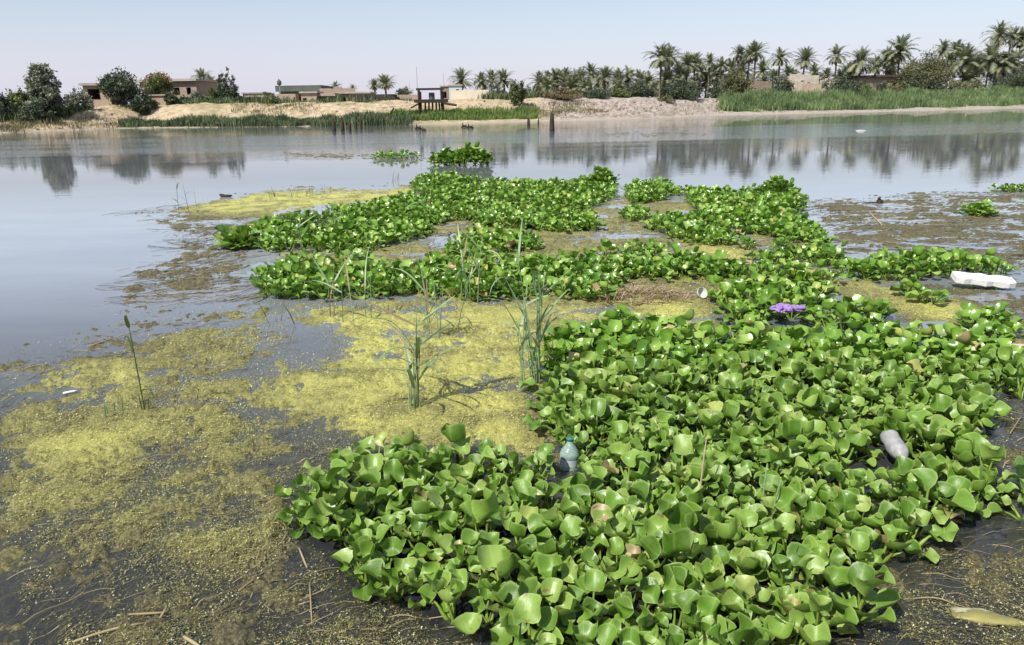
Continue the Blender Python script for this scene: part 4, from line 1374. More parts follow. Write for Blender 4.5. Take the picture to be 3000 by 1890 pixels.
# strings of weed
x, y, r = scatter_view(40000, 78, 1.9, 16.5)
d, mid, sp, brn = weed_density(x, y)
pr = np.clip(sp * np.where(y > 7, 1.0, 0.34) + 0.12 * mid + 0.05 * d + 0.3 * brn, 0, 1)
ok = r.random(len(x)) < pr
x, y, sp = x[ok], y[ok], sp[ok]
n = len(x)
q = to_px(np.stack([x, y, np.zeros(n)], 1))
flow = np.where(x < 0.5, 0.55, -0.12) + (fbm(x * 0.9, y * 0.9, 3, 55) - 0.5) * 2.4
ang = flow + r.normal(0, 0.30, n)
L = r.uniform(0.10, 0.42, n) * np.clip(y / 4, 0.8, 2.4)
w = r.uniform(0.0010, 0.0030, n) * np.clip(y / 3.5, 0.7, 4.2) ** 1.15
SEG = 7
bend = r.normal(0, 0.8, n)
zc = np.where(y > 7, r.uniform(-0.01, 0.012, n), r.uniform(-0.06, 0.009, n))
pts = []
px_, py_ = x - np.cos(ang) * L / 2, y - np.sin(ang) * L / 2
for k in range(SEG):
    aa = ang + bend * (k / (SEG - 1) - 0.5)
    pts.append(np.stack([px_, py_, zc + 0.008 * np.sin(k * 1.3 + ang * 5)], 1))
    px_, py_ = px_ + np.cos(aa) * L / SEG, py_ + np.sin(aa) * L / SEG
pts = np.stack(pts, 1)
side = np.stack([-np.sin(ang), np.cos(ang), np.zeros(n)], 1)[:, None, :] * w[:, None, None]
V = np.concatenate([pts - side, pts + side + np.array([0, 0, 0.0012])], 1)       # (n, 2*SEG, 3)
V = V.reshape(-1, 3)
base = (np.arange(n) * 2 * SEG)[:, None]
k = np.arange(SEG - 1)[None, :]
F = np.stack([base + k, base + k + 1, base + SEG + k + 1, base + SEG + k], -1).reshape(-1, 4)
M_STRING = leafy('stringy_weed', [(0, (0.035, 0.028, 0.014)), (0.45, (0.085, 0.07, 0.034)), (0.8, (0.16, 0.135, 0.06)), (0.97, (0.32, 0.26, 0.15))], 'attr', 0.5, (0.15, 0.11, 0.04), 0.1, 0.4)
tag(add('water_weed', mesh_arrays('water_weed', V, F, {'rnd': np.repeat(r.random(n), 2 * SEG)}, True, (M_STRING,))), 'brown stringy weed lying in the shallow water', 'weed', kind='stuff')

# ------------------------------------------------------------------ water hyacinth
def hyacinth_leaf(seed, nu, nv, seg, sides, kind):
    """one leaf: a swollen curved stalk from the rosette centre carrying a rounded, cupped blade"""
    r = random.Random(seed)
    V, F, MI, UV = [], [], [], []
    reach = {'outer': r.uniform(0.08, 0.125), 'mid': r.uniform(0.045, 0.085), 'inner': r.uniform(0.01, 0.04)}[kind]
    rise = {'outer': r.uniform(0.03, 0.075), 'mid': r.uniform(0.06, 0.115), 'inner': r.uniform(0.08, 0.14)}[kind]
    pit = {'outer': r.uniform(-5, 32), 'mid': r.uniform(12, 52), 'inner': r.uniform(40, 78)}[kind]   # slope of the blade above the horizontal
    # stalk
    pts = []
    for k in range(seg + 1):
        u = k / seg
        pts.append(Vector((reach * (u ** 0.8) * (1 if kind != 'inner' else u), 0.012 * math.sin(u * 3 + seed), -0.03 + (rise + 0.03) * (math.sin(u * math.pi / 2) if kind == 'outer' else u))))
    for k in range(seg + 1):
        u = k / seg
        rad = 0.0055 + 0.0075 * math.exp(-((u - 0.32) / 0.22) ** 2) * r.uniform(0.6, 1.1)
        tdir = (pts[min(k + 1, seg)] - pts[max(k - 1, 0)]).normalized()
        a = Vector((0, 1, 0))
        c = tdir.cross(a).normalized()
        for s in range(sides):
            w = 2 * math.pi * s / sides
            V.append(tuple(pts[k] + (a * math.cos(w) + c * math.sin(w)) * rad))
            UV.append((0, 0, 0))
    for k in range(seg):
        for s in range(sides):
            s2 = (s + 1) % sides
            F.append((k * sides + s, k * sides + s2, (k + 1) * sides + s2, (k + 1) * sides + s))
            MI.append(1)
    # blade: a rounded disc, cupped, folded and wavy
    b = len(V)
    p0 = pts[-1]
    Lb = r.uniform(0.088, 0.118)
    Wb = Lb * r.uniform(0.52, 0.64)
    cup = r.uniform(0.03, 0.42) if kind != 'inner' else r.uniform(0.25, 0.62)
    bowl = r.uniform(-0.12, 0.48)
    saddle = r.uniform(-0.85, 0.30)
    wav = r.uniform(0.07, 0.25)
    wn_ = r.choice([2, 3, 3, 4])
    ph = r.uniform(0, 6.28)
    skew = r.uniform(-0.25, 0.25)
    el = math.radians(pit)

    def put(rho, phi):
        cx, sy = math.cos(phi), math.sin(phi)
        out = 1.0 + 0.05 * max(0, cx) ** 6 - 0.13 * max(0, -cx) ** 5 + 0.05 * abs(math.sin(2 * phi))
        lx = Lb * (0.47 + 0.50 * rho * cx * out)
        ly = Wb * rho * sy * out
        th = cup * 2.1
        if th > 0.02:                       # roll the sides up
            w = ly / Wb * th
            ly, up = Wb * math.sin(w) / th, Wb * (1 - math.cos(w)) / th
        else:
            up = 0.0
        q = (lx / Lb - 0.25)
        lz = up + bowl * Lb * rho ** 2.5 + saddle * Lb * 0.62 * q * abs(q) + wav * Lb * rho ** 3 * math.sin(wn_ * phi + ph) + skew * ly * q
        X = lx * math.cos(el) - lz * math.sin(el)
        Z = lx * math.sin(el) + lz * math.cos(el)
        V.append((p0.x + X, p0.y + ly, p0.z + Z))
        UV.append((lx / Lb, sy * rho, rho))

    put(0.0, 0.0)
    for i in range(1, nu + 1):
        for j in range(nv):
            put((i / nu) ** 0.85, 2 * math.pi * j / nv)
    for j in range(nv):
        F.append((b, b + 1 + j, b + 1 + (j + 1) % nv))
        MI.append(0)
    for i in range(nu - 1):
        for j in range(nv):
            q0, q1 = b + 1 + i * nv + j, b + 1 + i * nv + (j + 1) % nv
            F.append((q0, q0 + nv, q1 + nv, q1))
            MI.append(0)
    return V, F, MI, UV


LEAF_HI, LEAF_LO = {}, {}
for kind, cnt in (('outer', 9), ('mid', 9), ('inner', 7)):
    LEAF_HI[kind], LEAF_LO[kind] = [], []
    for i in range(cnt):
        V, F, MI, UV = hyacinth_leaf(1000 + i * 7 + len(kind) * 131, 4, 16, 4, 6, kind)
        LEAF_HI[kind].append(mesh_arrays('hyacinth_leaf', V, F, {'uvw': np.array(UV)}, True, (M_HY, M_PET), MI))
        V, F, MI, UV = hyacinth_leaf(1000 + i * 7 + len(kind) * 131, 2, 10, 2, 3, kind)
        V, F3, M3 = np.array(V), [], []
        for f_, m_ in zip(F, MI):
            F3.append(f_[:3])
            M3.append(m_)
            if len(f_) == 4:
                F3.append((f_[0], f_[2], f_[3]))
                M3.append(m_)
        LEAF_LO[kind].append((V, F3, np.array(M3)))


def rosette(seed, young=False):
    """(kind, index, azimuth, scale, tilt) for each leaf of one plant"""
    r = random.Random(seed)
    out = []
    a0 = r.uniform(0, 6.28)
    seq = ['inner'] * r.choice([1, 1, 2]) + ['mid'] * r.choice([2, 3, 4]) + ['outer'] * r.choice([3, 4, 4, 5])
    for k, kd in enumerate(seq):
        out.append((kd, r.randrange(len(LEAF_HI[kd])), a0 + k * 2.39996 + r.uniform(-0.35, 0.35), r.uniform(0.78, 1.22), r.uniform(-0.12, 0.12)))
    return out


def poisson(poly, step, z, seed, tries=None, shrink=0.0):
    W = np.array([at_z(px, py, z)[:2] for px, py in poly])
    lo, hi = W.min(0), W.max(0)
    r = np.random.default_rng(seed)
    pts = []
    area = (hi - lo).prod()
    grid = {}
    N = tries or int(area / (step * step) * 9)
    C = lo + r.random((N, 2)) * (hi - lo)
    ins = sdf_poly(C[:, 0], C[:, 1], W) > shrink
    for p in C[ins]:
        g = (int(p[0] / step), int(p[1] / step))
        if any((p[0] - q[0]) ** 2 + (p[1] - q[1]) ** 2 < step * step for i in (-1, 0, 1) for j in (-1, 0, 1) for q in grid.get((g[0] + i, g[1] + j), ())):
            continue
        grid.setdefault(g, []).append(p)
        pts.append(p)
    return np.array(pts)


TRASH_CLEAR = [at_z(1337, 1085, 0.06)[:2], at_z(2105, 1050, 0.08)[:2]]
near = poisson(NEAR, 0.115, 0.04, 3, shrink=0.03)
keepm = np.ones(len(near), bool)
for c, rad in zip(TRASH_CLEAR, (0.16, 0.20)):
    # leave the litter in view: nothing right in front of it
    keepm &= ~((np.abs(near[:, 0] - c[0] * near[:, 1] / c[1]) < rad * 0.75) & (near[:, 1] < c[1] + 0.1) & (near[:, 1] > c[1] - 0.34))
gap = fbm(near[:, 0] * 1.6, near[:, 1] * 1.6, 3, 71)
keepm &= gap > 0.27
near = near[keepm]
near = near[np.argsort(near[:, 1])]
NIND = 300
individual, rest = near[:NIND], near[NIND:]
print('hyacinth near', len(near), 'individual to y', individual[-1])


def near_label(px, py):
    if px < 800:
        return 'water hyacinth at the left tip of the front mat lobe'
    if py > 1400:
        return 'water hyacinth on the front edge of the near mat by the dark water'
    if px < 1330:
        return 'broad leaved water hyacinth in the front mat lobe left of the green bottle'
    if px > 2130:
        return 'water hyacinth in the right flank of the near mat, around the grey bottle'
    if py > 1150:
        return 'broad leaved water hyacinth in the near mat, nearer than the two bottles'
    if px < 1480:
        return 'water hyacinth of the near mat close beside the tallest reed clump'
    if py < 880:
        return 'water hyacinth on the far rim of the near mat, towards the purple bag'
    if px < 1800:
        return 'water hyacinth of the near mat just beyond the green bottle'
    return 'water hyacinth of the near mat just beyond the grey bottle'


r = random.Random(12)
for i, (hx, hy) in enumerate(individual):
    q = to_px(np.array([[hx, hy, 0.1]]))[0]
    sc = (0.54 + 0.38 * r.random()) * (1.0 + 0.06 * float(sstep(3.2, 5.0, hy)))
    e = thing('water_hyacinth', near_label(q[0], q[1]), 'water hyacinth', (hx, hy, 0.0), 'water hyacinths of the near mat')
    e.scale = (sc,) * 3
    for (kd, li, az, s, tl) in rosette(5000 + i):
        add('leaf', LEAF_HI[kd][li], e, (0, 0, 0), (tl, tl * 0.5, az), (s, s, s * r.uniform(0.9, 1.15)))


def rosette_arrays(plants, seed0, scale=1.0, zs=1.0):
    """plants: (x,y) -> arrays of one joined mesh, with per-leaf colour"""
    VV, FF, MM, RR = [], [], [], []
    off = 0
    rr = random.Random(seed0)
    for i, (hx, hy) in enumerate(plants):
        sc = scale * (0.85 + 0.4 * rr.random())
        for (kd, li, az, s, tl) in rosette(seed0 + i):
            V, F, MI = LEAF_LO[kd][li]
            c, sn = math.cos(az), math.sin(az)
            k = s * sc
            W = np.stack([(V[:, 0] * c - V[:, 1] * sn) * k + hx, (V[:, 0] * sn + V[:, 1] * c) * k + hy, V[:, 2] * k * zs], 1)
            VV.append(W)
            FF.append(np.array(F) + off)
            MM.append(MI)
            RR.append(np.full(len(V), rr.random()))
            off += len(V)
    return np.concatenate(VV), np.concatenate(FF), np.concatenate(MM), np.concatenate(RR)


plants = [rest]
for i, poly in enumerate(FARM):
    p = poisson(poly, 0.122, 0.05, 200 + i, shrink=0.04 if i < 4 else -0.02)
    if len(p) == 0:
        continue
    q = to_px(np.column_stack([p, np.full(len(p), 0.08)]))
    ok = np.ones(len(p), bool)
    for h in HOLES:
        ok &= sdf_poly(q[:, 0], q[:, 1], h) < 0
    ok &= fbm(p[:, 0] * 0.9, p[:, 1] * 1.5, 4, 72) > 0.355
    ok &= fbm(p[:, 0] * 3.0, p[:, 1] * 3.0, 2, 73) > 0.30
    plants.append(p[ok])
plants = np.concatenate([p for p in plants if len(p)])
for (cx_, cy_, hw_, fr_) in [(*at_z(1852, 732, 0.13)[:2], 0.21, 0.46), (*at_z(2310, 660, 0.09)[:2], 0.26, 0.34), (*at_z(1648, 690, 0.06)[:2], 0.08, 0.25), (*at_z(2200, 770, 0.03)[:2], 0.16, 0.3)]:
    plants = plants[~((np.abs(plants[:, 0] - cx_ * plants[:, 1] / cy_) < hw_) & (plants[:, 1] < cy_ + 0.06) & (plants[:, 1] > cy_ - fr_))]
print('hyacinth far', len(plants))
V, F, MI, RN = rosette_arrays(plants, 9000, 0.78, 1.0)
tag(add('water_hyacinth_mat', mesh_arrays('water_hyacinth_mat', V, F, {'rnd': RN}, True, (M_HYF, M_PETF), MI)), 'green water hyacinth mats stretching out into the river behind the near mat', 'water hyacinth', kind='stuff')


def clump(label, px, py, wpx, hpx, n, seed, scale=1.0):
    """a few plants afloat on their own: one thing, each plant a part"""
    p = at_z(px, py, 0.0)
    W, D = width_at(wpx, p[1]), width_at(wpx, p[1]) * 0.55
    e = thing('hyacinth_clump', label, 'water hyacinth', (p[0], p[1], 0), 'hyacinth clumps adrift')
    r = random.Random(seed)
    for i in range(n):
        a, rad = i * 2.4, math.sqrt((i + 0.5) / n)
        V, F, MI, RN = rosette_arrays([(0.0, 0.0)], seed * 100 + i, scale)
        me = mesh_arrays('hyacinth_plant', V, F, {'rnd': RN}, True, (M_HYF, M_PETF), MI)
        add('plant', me, e, (W / 2 * rad * math.cos(a), D / 2 * rad * math.sin(a), hpx * (1 - rad * rad) * r.uniform(0.5, 1.1)), None, r.uniform(0.85, 1.2))
    return e


clump('tall dark hyacinth islet alone in open water', 1108, 389, 90, 0.36, 34, 61, 1.35)
clump('lower pale half of the islet, left of the tall dark hyacinths', 1050, 388, 60, 0.22, 24, 62, 1.3)
clump('thin low strip of hyacinths left of the open water islet', 930, 372, 110, 0.0, 16, 63, 1.0)
clump('small hyacinth tuft adrift in the grey weed at the right', 2298, 508, 62, 0.02, 12, 64, 0.7)
clump('row of hyacinths at the right edge of the grey weed', 2378, 450, 80, 0.0, 12, 65, 0.6)
clump('small hyacinth tuft off the left tip of the left mat', 560, 585, 40, 0.0, 6, 66, 1.2)
clump('pale tall hyacinths rising at the back edge of the middle mat', 1412, 440, 60, 0.26, 18, 67, 0.95)
clump('dark upright hyacinths at the back edge of the right mat', 1825, 462, 60, 0.18, 18, 68, 0.95)

# ------------------------------------------------------------------ reeds growing out of the shallow water
def reed_leaf(r, L, w, droop, up):
    """ribbon that leaves the stem at the origin along +x"""
    m = MB()
    pts, ws = [], []
    d = Vector((math.cos(up), 0, math.sin(up)))
    p = Vector((0, 0, 0))
    n = 7
    tw = r.uniform(-0.5, 0.5)
    for k in range(n + 1):
        u = k / n
        pts.append(tuple(p))
        ws.append(w * (0.55 + 0.45 * min(1, u * 5)) * (1 - u ** 2.2) + 0.0008)
        p = p + d * (L / n)
        d = (d + Vector((0, 0, -droop * (0.2 + u)))).normalized()
    b = len(m.v)
    for k, (q, ww) in enumerate(zip(pts, ws)):
        a = tw * k / n
        s = Vector((0, math.cos(a), math.sin(a) * 0.8)) * ww
        q = Vector(q)
        m.v += [tuple(q - s), tuple(q + Vector((0, 0, -ww * 0.35))), tuple(q + s)]
    for k in range(n):
        for j in (0, 1):
            m.f.append((b + 3 * k + j, b + 3 * k + j + 1, b + 3 * k + 4 + j, b + 3 * k + 3 + j))
    return m


def reed_clump(label, px, py, stems, seed, spread=0.05, name='reed_clump', mat=None, leafy_from=0.35, leaf_len=(0.2, 0.36), leaf_w=0.0075, nleaf=(4, 6), lean=0.12):
    """stems: heights in metres; each stem is a part, each of its leaves a sub-part"""
    p = at_z(px, py, 0.0)
    r = random.Random(seed)
    mat = mat or M_REED
    e = thing(name, label, 'reeds', (p[0], p[1], 0))
    for i, H in enumerate(stems):
        a, rad = r.uniform(0, 6.28), spread * math.sqrt(r.random())
        lx, ly = r.uniform(-lean, lean) * H, r.uniform(-lean, lean) * H
        pts = [Vector((0, 0, -0.12)), Vector((0, 0, 0)), Vector((lx * 0.3, ly * 0.3, H * 0.4)), Vector((lx * 0.65, ly * 0.65, H * 0.75)), Vector((lx, ly, H))]
        st = add('stem', MB().tube(pts, [0.0046, 0.0046, 0.0040, 0.0032, 0.0015], 6).mesh('reed_stem', mat if r.random() < 0.75 else M_STRAWOBJ, True), e, (rad * math.cos(a), rad * math.sin(a), 0))
        if H < 0.3:
            continue
        az = r.uniform(0, 6.28)
        nl = r.randint(*nleaf)
        for k in range(nl):
            u = leafy_from + (0.98 - leafy_from) * (k + r.random() * 0.6) / nl
            u = min(u, 0.98)
            q = pts[1].lerp(pts[2], u / 0.4) if u < 0.4 else (pts[2].lerp(pts[3], (u - 0.4) / 0.35) if u < 0.75 else pts[3].lerp(pts[4], (u - 0.75) / 0.25))
            az += math.pi + r.uniform(-0.6, 0.6)
            m = reed_leaf(r, r.uniform(*leaf_len) * 1.25, leaf_w * 1.15 * r.uniform(0.7, 1.3), r.choice([0.03, 0.1, 0.2, 0.35, 0.55]), math.radians(r.uniform(20, 68)))
            add('leaf', m.mesh('reed_leaf', mat if r.random() < 0.82 else M_STRAWOBJ, True), st, tuple(q), (r.uniform(-.3, .3), 0, az))
    return e


R_ = random.Random(3)
reed_clump('reed clump with short brown stubs and arching leaves on the yellow algae', 975, 966, [0.66, 0.58, 0.50, 0.42, 0.24, 0.22, 0.20, 0.18, 0.26], 21, 0.045, leaf_len=(0.22, 0.40), leaf_w=0.009)
reed_clump('tallest reed clump, against the left edge of the near hyacinth mat', 1246, 908, [0.92, 0.84, 0.78, 0.72, 0.62, 0.70, 0.55, 0.48, 0.30, 0.40], 22, 0.07, leaf_len=(0.22, 0.38), leaf_w=0.0075, nleaf=(3, 4))
reed_clump('blue green reeds in front of the middle mat, left of the tallest clump', 1098, 712, [0.62, 0.56, 0.48, 0.52, 0.44], 23, 0.12, leaf_len=(0.2, 0.34), leaf_w=0.008, nleaf=(3, 4))
reed_clump('thin reeds with bent leaves before the left mat', 850, 760, [0.52, 0.46, 0.40, 0.50], 24, 0.16, leaf_len=(0.22, 0.38), leaf_w=0.008, nleaf=(1, 3))
reed_clump('few thin reeds left of the bent leaved reeds', 800, 745, [0.44, 0.40, 0.34], 25, 0.10, leaf_len=(0.2, 0.34), nleaf=(1, 2))
reed_clump('slim upright reeds between the stubbed clump and the tallest clump', 1012, 800, [0.62, 0.55, 0.40, 0.50], 26, 0.10, leaf_len=(0.2, 0.32), nleaf=(1, 3))
reed_clump('single leaning bare reed on the bright algae', 1078, 775, [0.36], 27, 0.01, nleaf=(0, 1), lean=0.3)
reed_clump('dark lone reed with two drooping leaves in the left weed', 334, 975, [0.66, 0.14, 0.12, 0.10], 28, 0.05, mat=M_REEDDARK, leaf_len=(0.14, 0.20), leaf_w=0.008, nleaf=(3, 3), leafy_from=0.2)
reed_clump('small pale blades left of the dark lone reed', 275, 985, [0.12, 0.10, 0.14, 0.09], 29, 0.10)
reed_clump('short dark sprouts near the left corner of the left mat', 655, 762, [0.22, 0.18, 0.20], 30, 0.14, mat=M_REEDDARK, lean=0.5)
reed_clump('thin reed stalks standing in the left mat', 700, 600, [0.55, 0.48], 31, 0.2, leaf_len=(0.2, 0.3), nleaf=(1, 2))
reed_clump('thin pale reed blades arching over the left mat', 985, 520, [0.62, 0.55], 32, 0.2, leaf_len=(0.3, 0.5), nleaf=(1, 2))
reed_clump('faint thin stems in open water left of the back algae', 450, 505, [0.62, 0.50, 0.55], 33, 0.25, mat=M_REEDDARK, leaf_len=(0.1, 0.2), nleaf=(0, 2))
reed_clump('thin stalk rising from the near mat with a folded leaf', 1646, 1190, [0.34], 34, 0.01, leaf_len=(0.2, 0.22), nleaf=(1, 1), leafy_from=0.95)
reed_clump('thin dark stalks standing in the near mat right of the folded leaf', 1802, 1240, [0.30, 0.26], 35, 0.04, leaf_len=(0.12, 0.18), nleaf=(0, 1))
reed_clump('small reed spike at the front of the left weed', 672, 1015, [0.15], 36, 0.01)
for (px, py, lab) in [(640, 466, 'first little grass tuft from the left on the back algae'), (690, 468, 'second little grass tuft on the back algae'), (728, 462, 'third little grass tuft on the back algae'),
                      (770, 458, 'fourth little grass tuft on the back algae'), (930, 425, 'wispy grass at the right end of the back algae')]:
    reed_clump(lab, px, py, [0.22, 0.18, 0.25, 0.2, 0.15], int(px), 0.10, name='grass_tuft', mat=M_REEDDARK, lean=0.5)

# ------------------------------------------------------------------ litter and driftwood
def clear_plastic(name, color, rough=0.12, trans=0.85, dirt=0.35):
    t = NT(name)
    n = t.noise(22, 5, 0.65, t.objco())
    p = t.bsdf(color, rough, t.bump(n, 0.25, 0.01), 0.5, Transmission_Weight=trans, IOR=1.3)
    d_ = t.n('ShaderNodeBsdfDiffuse')
    t.set(d_.inputs['Color'], t.mix(0.5, color, (0.34, 0.34, 0.31)))
    mx = t.n('ShaderNodeMixShader')
    t.set(mx.inputs[0], t.ramp(n, [(0.35, dirt * 0.4), (0.7, min(1.0, dirt * 1.6))]))
    t.t.links.new(p, mx.inputs[1])
    t.t.links.new(d_.outputs[0], mx.inputs[2])
    return t.done(mx.outputs[0])


M_GREENPET = clear_plastic('green_plastic', (0.50, 0.74, 0.66), 0.08, 0.8, 0.3)
M_SILVER = flat('bottle_label_silver', (0.36, 0.42, 0.43), 0.4, 0.25, 30, 0.1, 0.5)
M_GREYPET = clear_plastic('dusty_plastic', (0.36, 0.37, 0.37), 0.25, 0.55, 0.55)
M_TEAL = flat('teal_cap', (0.04, 0.20, 0.16), 0.4, 0.2, 20)
M_WHITE = flat('white_foam', (0.66, 0.65, 0.61), 0.85, 0.10, 14, 0.2)
M_PURPLE = flat('purple_plastic', (0.29, 0.18, 0.44), 0.55, 0.35, 12, 0.2, 0.5)
M_BLUEGREY = flat('grey_blue_plastic', (0.17, 0.21, 0.25), 0.7, 0.2, 10)
M_STICK = flat('bleached_wood', (0.46, 0.38, 0.29), 0.85, 0.35, 8, 0.3)

BOT = [(0.0, 0.0), (0.030, 0.0), (0.041, 0.010), (0.043, 0.03), (0.043, 0.060), (0.0405, 0.066), (0.0405, 0.115), (0.043, 0.121), (0.042, 0.145), (0.034, 0.175), (0.022, 0.198), (0.0145, 0.212), (0.0138, 0.228)]
p = at_z(1337, 1098, 0.0)
e = thing('plastic_bottle', 'upright green tinted plastic bottle at the left edge of the near mat', 'bottle', (p[0], p[1], -0.05))
e.rotation_euler = (math.radians(-9), math.radians(3), 0)
e.scale = (1.2, 1.2, 0.82)
add('body', MB().lathe(BOT, 24).mesh('bottle_body', M_GREENPET, True), e)
add('label_sleeve', MB().lathe([(0.0412, 0.068), (0.0414, 0.070), (0.0414, 0.112), (0.0412, 0.114)], 24).mesh('bottle_sleeve', M_SILVER, True), e)
add('cap', MB().lathe([(0.0, 0.246), (0.0155, 0.246), (0.0165, 0.243), (0.0165, 0.2285), (0.0142, 0.2283)], 18).mesh('bottle_cap', M_TEAL, True), e)

p = at_z(2088, 1022, 0.13)
p2_ = at_z(2150, 1120, 0.05)
e = thing('plastic_bottle', 'dusty grey crumpled plastic bottle lying tilted in the near mat', 'bottle', tuple(p))
e.rotation_euler = Vector(p2_ - p).to_track_quat('Z', 'Y').to_euler()
e.scale = (0.9, 0.9, 0.9)
m = MB().lathe([(0.0, 0.0), (0.036, 0.0), (0.050, 0.012), (0.053, 0.04), (0.049, 0.065), (0.053, 0.09), (0.050, 0.12), (0.052, 0.145), (0.044, 0.175), (0.026, 0.20), (0.016, 0.213), (0.015, 0.226)], 22)
mv = []
for (x_, y_, z_) in m.v:
    k_ = 1 + 0.10 * math.sin(z_ * 70 + 2.4 * math.atan2(y_, x_)) * (0.4 + 0.6 * math.sin(3 * math.atan2(y_, x_) + z_ * 25))
    mv.append((x_ * k_, y_ * k_ * 0.92, z_))
m.v = mv
add('body', m.mesh('bottle_body', M_GREYPET, True), e)
add('cap', MB().lathe([(0.0, 0.246), (0.0165, 0.246), (0.0175, 0.243), (0.0175, 0.2265), (0.0152, 0.2263)], 18).mesh('bottle_cap', M_BLUEGREY, True), e)


def crumpled(name, label, cat, px, py, z, L, W, H, mat, seed, rz=0.0, tail=False):
    """a crumpled piece of plastic film: folded closed sheet"""
    p = at_z(px, py, z)
    nu, nv = 26, 14
    V, F = [], []
    for i in range(nu):
        u = i / (nu - 1)
        for j in range(nv):
            a = 2 * math.pi * j / nv
            prof = math.sin(math.pi * min(1, u * (1.0 if not tail else 1.45) + 0.02)) ** 0.6 if (not tail or u < 0.62) else 0.42 + 0.18 * math.sin((u - 0.62) * 8)
            if i in (0, nu - 1):
                prof = 0.05
            wob = 1 + 0.75 * (float(fbm(np.array([u * 11 + seed]), np.array([math.cos(a) * 3 + math.sin(a) * 2.3]), 3, seed)[0]) - 0.5) * 2
            V.append(((u - 0.5) * L, math.cos(a) * W / 2 * prof * wob, max(-0.4 * H, math.sin(a) * H / 2 * prof * wob) + H * 0.3))
    for i in range(nu - 1):
        for j in range(nv):
            j2 = (j + 1) % nv
            F.append((i * nv + j, i * nv + j2, (i + 1) * nv + j2, (i + 1) * nv + j))
    F.append(tuple(range(nv)))
    F.append(tuple((nu - 1) * nv + j for j in reversed(range(nv))))
    return tag(add(name, mesh_arrays(name, V, F, None, False, (mat,)), None, tuple(p), (0, 0, rz)), label, cat)


crumpled('plastic_bag', 'crumpled bright purple plastic bag lying on the hyacinths', 'plastic bag', 1852, 732, 0.13, 0.30, 0.15, 0.08, M_PURPLE, 4, -0.05, True)
# foam board
p = at_z(2312, 658, 0.09)
bmv = []
m = MB()
nseg = 9
for i in range(nseg):
    u = i / (nseg - 1)
    w0, hh = 0.085 + 0.012 * math.sin(i * 2.1), 0.026 + 0.004 * math.sin(i * 3.3)
    xx = (u - 0.5) * 0.54
    if i in (0, nseg - 1):
        w0 *= 0.85
    m.v += [(xx, -w0, -hh), (xx, w0, -hh), (xx, w0 * 0.98, hh), (xx, -w0 * 0.98, hh)]
for i in range(nseg - 1):
    for j in range(4):
        j2 = (j + 1) % 4
        m.f.append((4 * i + j, 4 * i + j2, 4 * i + 4 + j2, 4 * i + 4 + j))
m.f += [(3, 2, 1, 0), tuple(4 * (nseg - 1) + j for j in range(4))]
tag(add('foam_board', m.mesh('foam_board', M_WHITE), None, tuple(p), (math.radians(12), math.radians(5), math.radians(-10))), 'white foam board floating among the hyacinths at the right', 'foam board')
# pale bowl
p = at_z(1648, 690, 0.06)
tag(add('plastic_bowl', MB().lathe([(0.0, -0.02), (0.030, -0.02), (0.045, 0.0), (0.056, 0.03), (0.054, 0.032), (0.042, 0.004), (0.028, -0.014), (0.0, -0.014)], 20).mesh('plastic_bowl', flat('pale_bowl_plastic', (0.50, 0.53, 0.44), 0.4, 0.2, 10), True), None, tuple(p), (math.radians(62), 0, math.radians(25))),
    'small pale round bowl tipped up at the edge of the straw heap', 'bowl')
# sheet of grey plastic with a torn white edge
p = at_z(2200, 770, 0.03)
e = thing('plastic_offcut', 'grey blue plastic offcut with a torn white edge beside the near mat', 'plastic', tuple(p))
e.rotation_euler = (math.radians(14), math.radians(-6), math.radians(-20))
add('sheet', MB().box(-0.09, 0.10, -0.06, 0.09, -0.004, 0.004).mesh('panel', M_BLUEGREY), e)
m = MB()
rr_ = random.Random(8)
for k in range(9):
    xx = -0.13 + k * 0.026
    m.box(xx, xx + 0.025, -0.085 + rr_.uniform(-.012, .012), -0.0615, -0.006, 0.010 + rr_.uniform(0, 0.012))
o_ = add('torn_edge', m.mesh('torn_edge', M_WHITE), e)
o_['kind'] = 'stuff'


def stick(name, label, cat, p0, p1, r0, mat, z0=0.012, z1=0.012, bend=0.0):
    a, b = at_z(*p0, z0), at_z(*p1, z1)
    L = np.linalg.norm(b - a)
    mid_ = (a + b) / 2 + np.array([0, bend * L, 0.0])
    c = (a + b) / 2
    pts = [tuple(a - c), tuple((a + mid_) / 2 - c + np.array([0, bend * L * 0.25, 0])), tuple(mid_ - c), tuple((b + mid_) / 2 - c + np.array([0, bend * L * 0.25, 0])), tuple(b - c)]
    return tag(add(name, MB().tube(pts, [r0 * 0.8, r0, r0 * 1.05, r0, r0 * 0.7], 8).mesh(name, mat, True), None, tuple(c)), label, cat)


stick('wooden_pole', 'bleached pole lying in the water at the right edge of the picture', 'pole', (2325, 811), (2500, 818), 0.017, M_STICK, 0.02, 0.02)
stick('white_tube', 'short white tube floating in the left weed', 'plastic tube', (148, 925), (182, 919), 0.009, M_WHITE)
stick('dry_stalk', 'long pale dry stalk lying level in the bottom left weed', 'stalk', (275, 1447), (395, 1440), 0.0045, M_STRAWOBJ)
stick('dry_stalk', 'short pale stick poking up at the end of the long level stalk', 'stalk', (368, 1468), (392, 1428), 0.0045, M_STRAWOBJ, 0.005, 0.03)
stick('dry_stalk', 'brown curved stalk below the long level one at the bottom left', 'stalk', (170, 1510), (340, 1465), 0.005, M_STRAWOBJ, bend=0.06)
stick('dry_stalk', 'yellow green stalk end at the bottom edge left of centre', 'stalk', (432, 1497), (470, 1520), 0.006, M_STRAWOBJ)
stick('dry_stalk', 'orange brown stalk beside the left tip of the front mat', 'stalk', (703, 1288), (722, 1335), 0.004, M_STRAWOBJ, 0.01, 0.004)
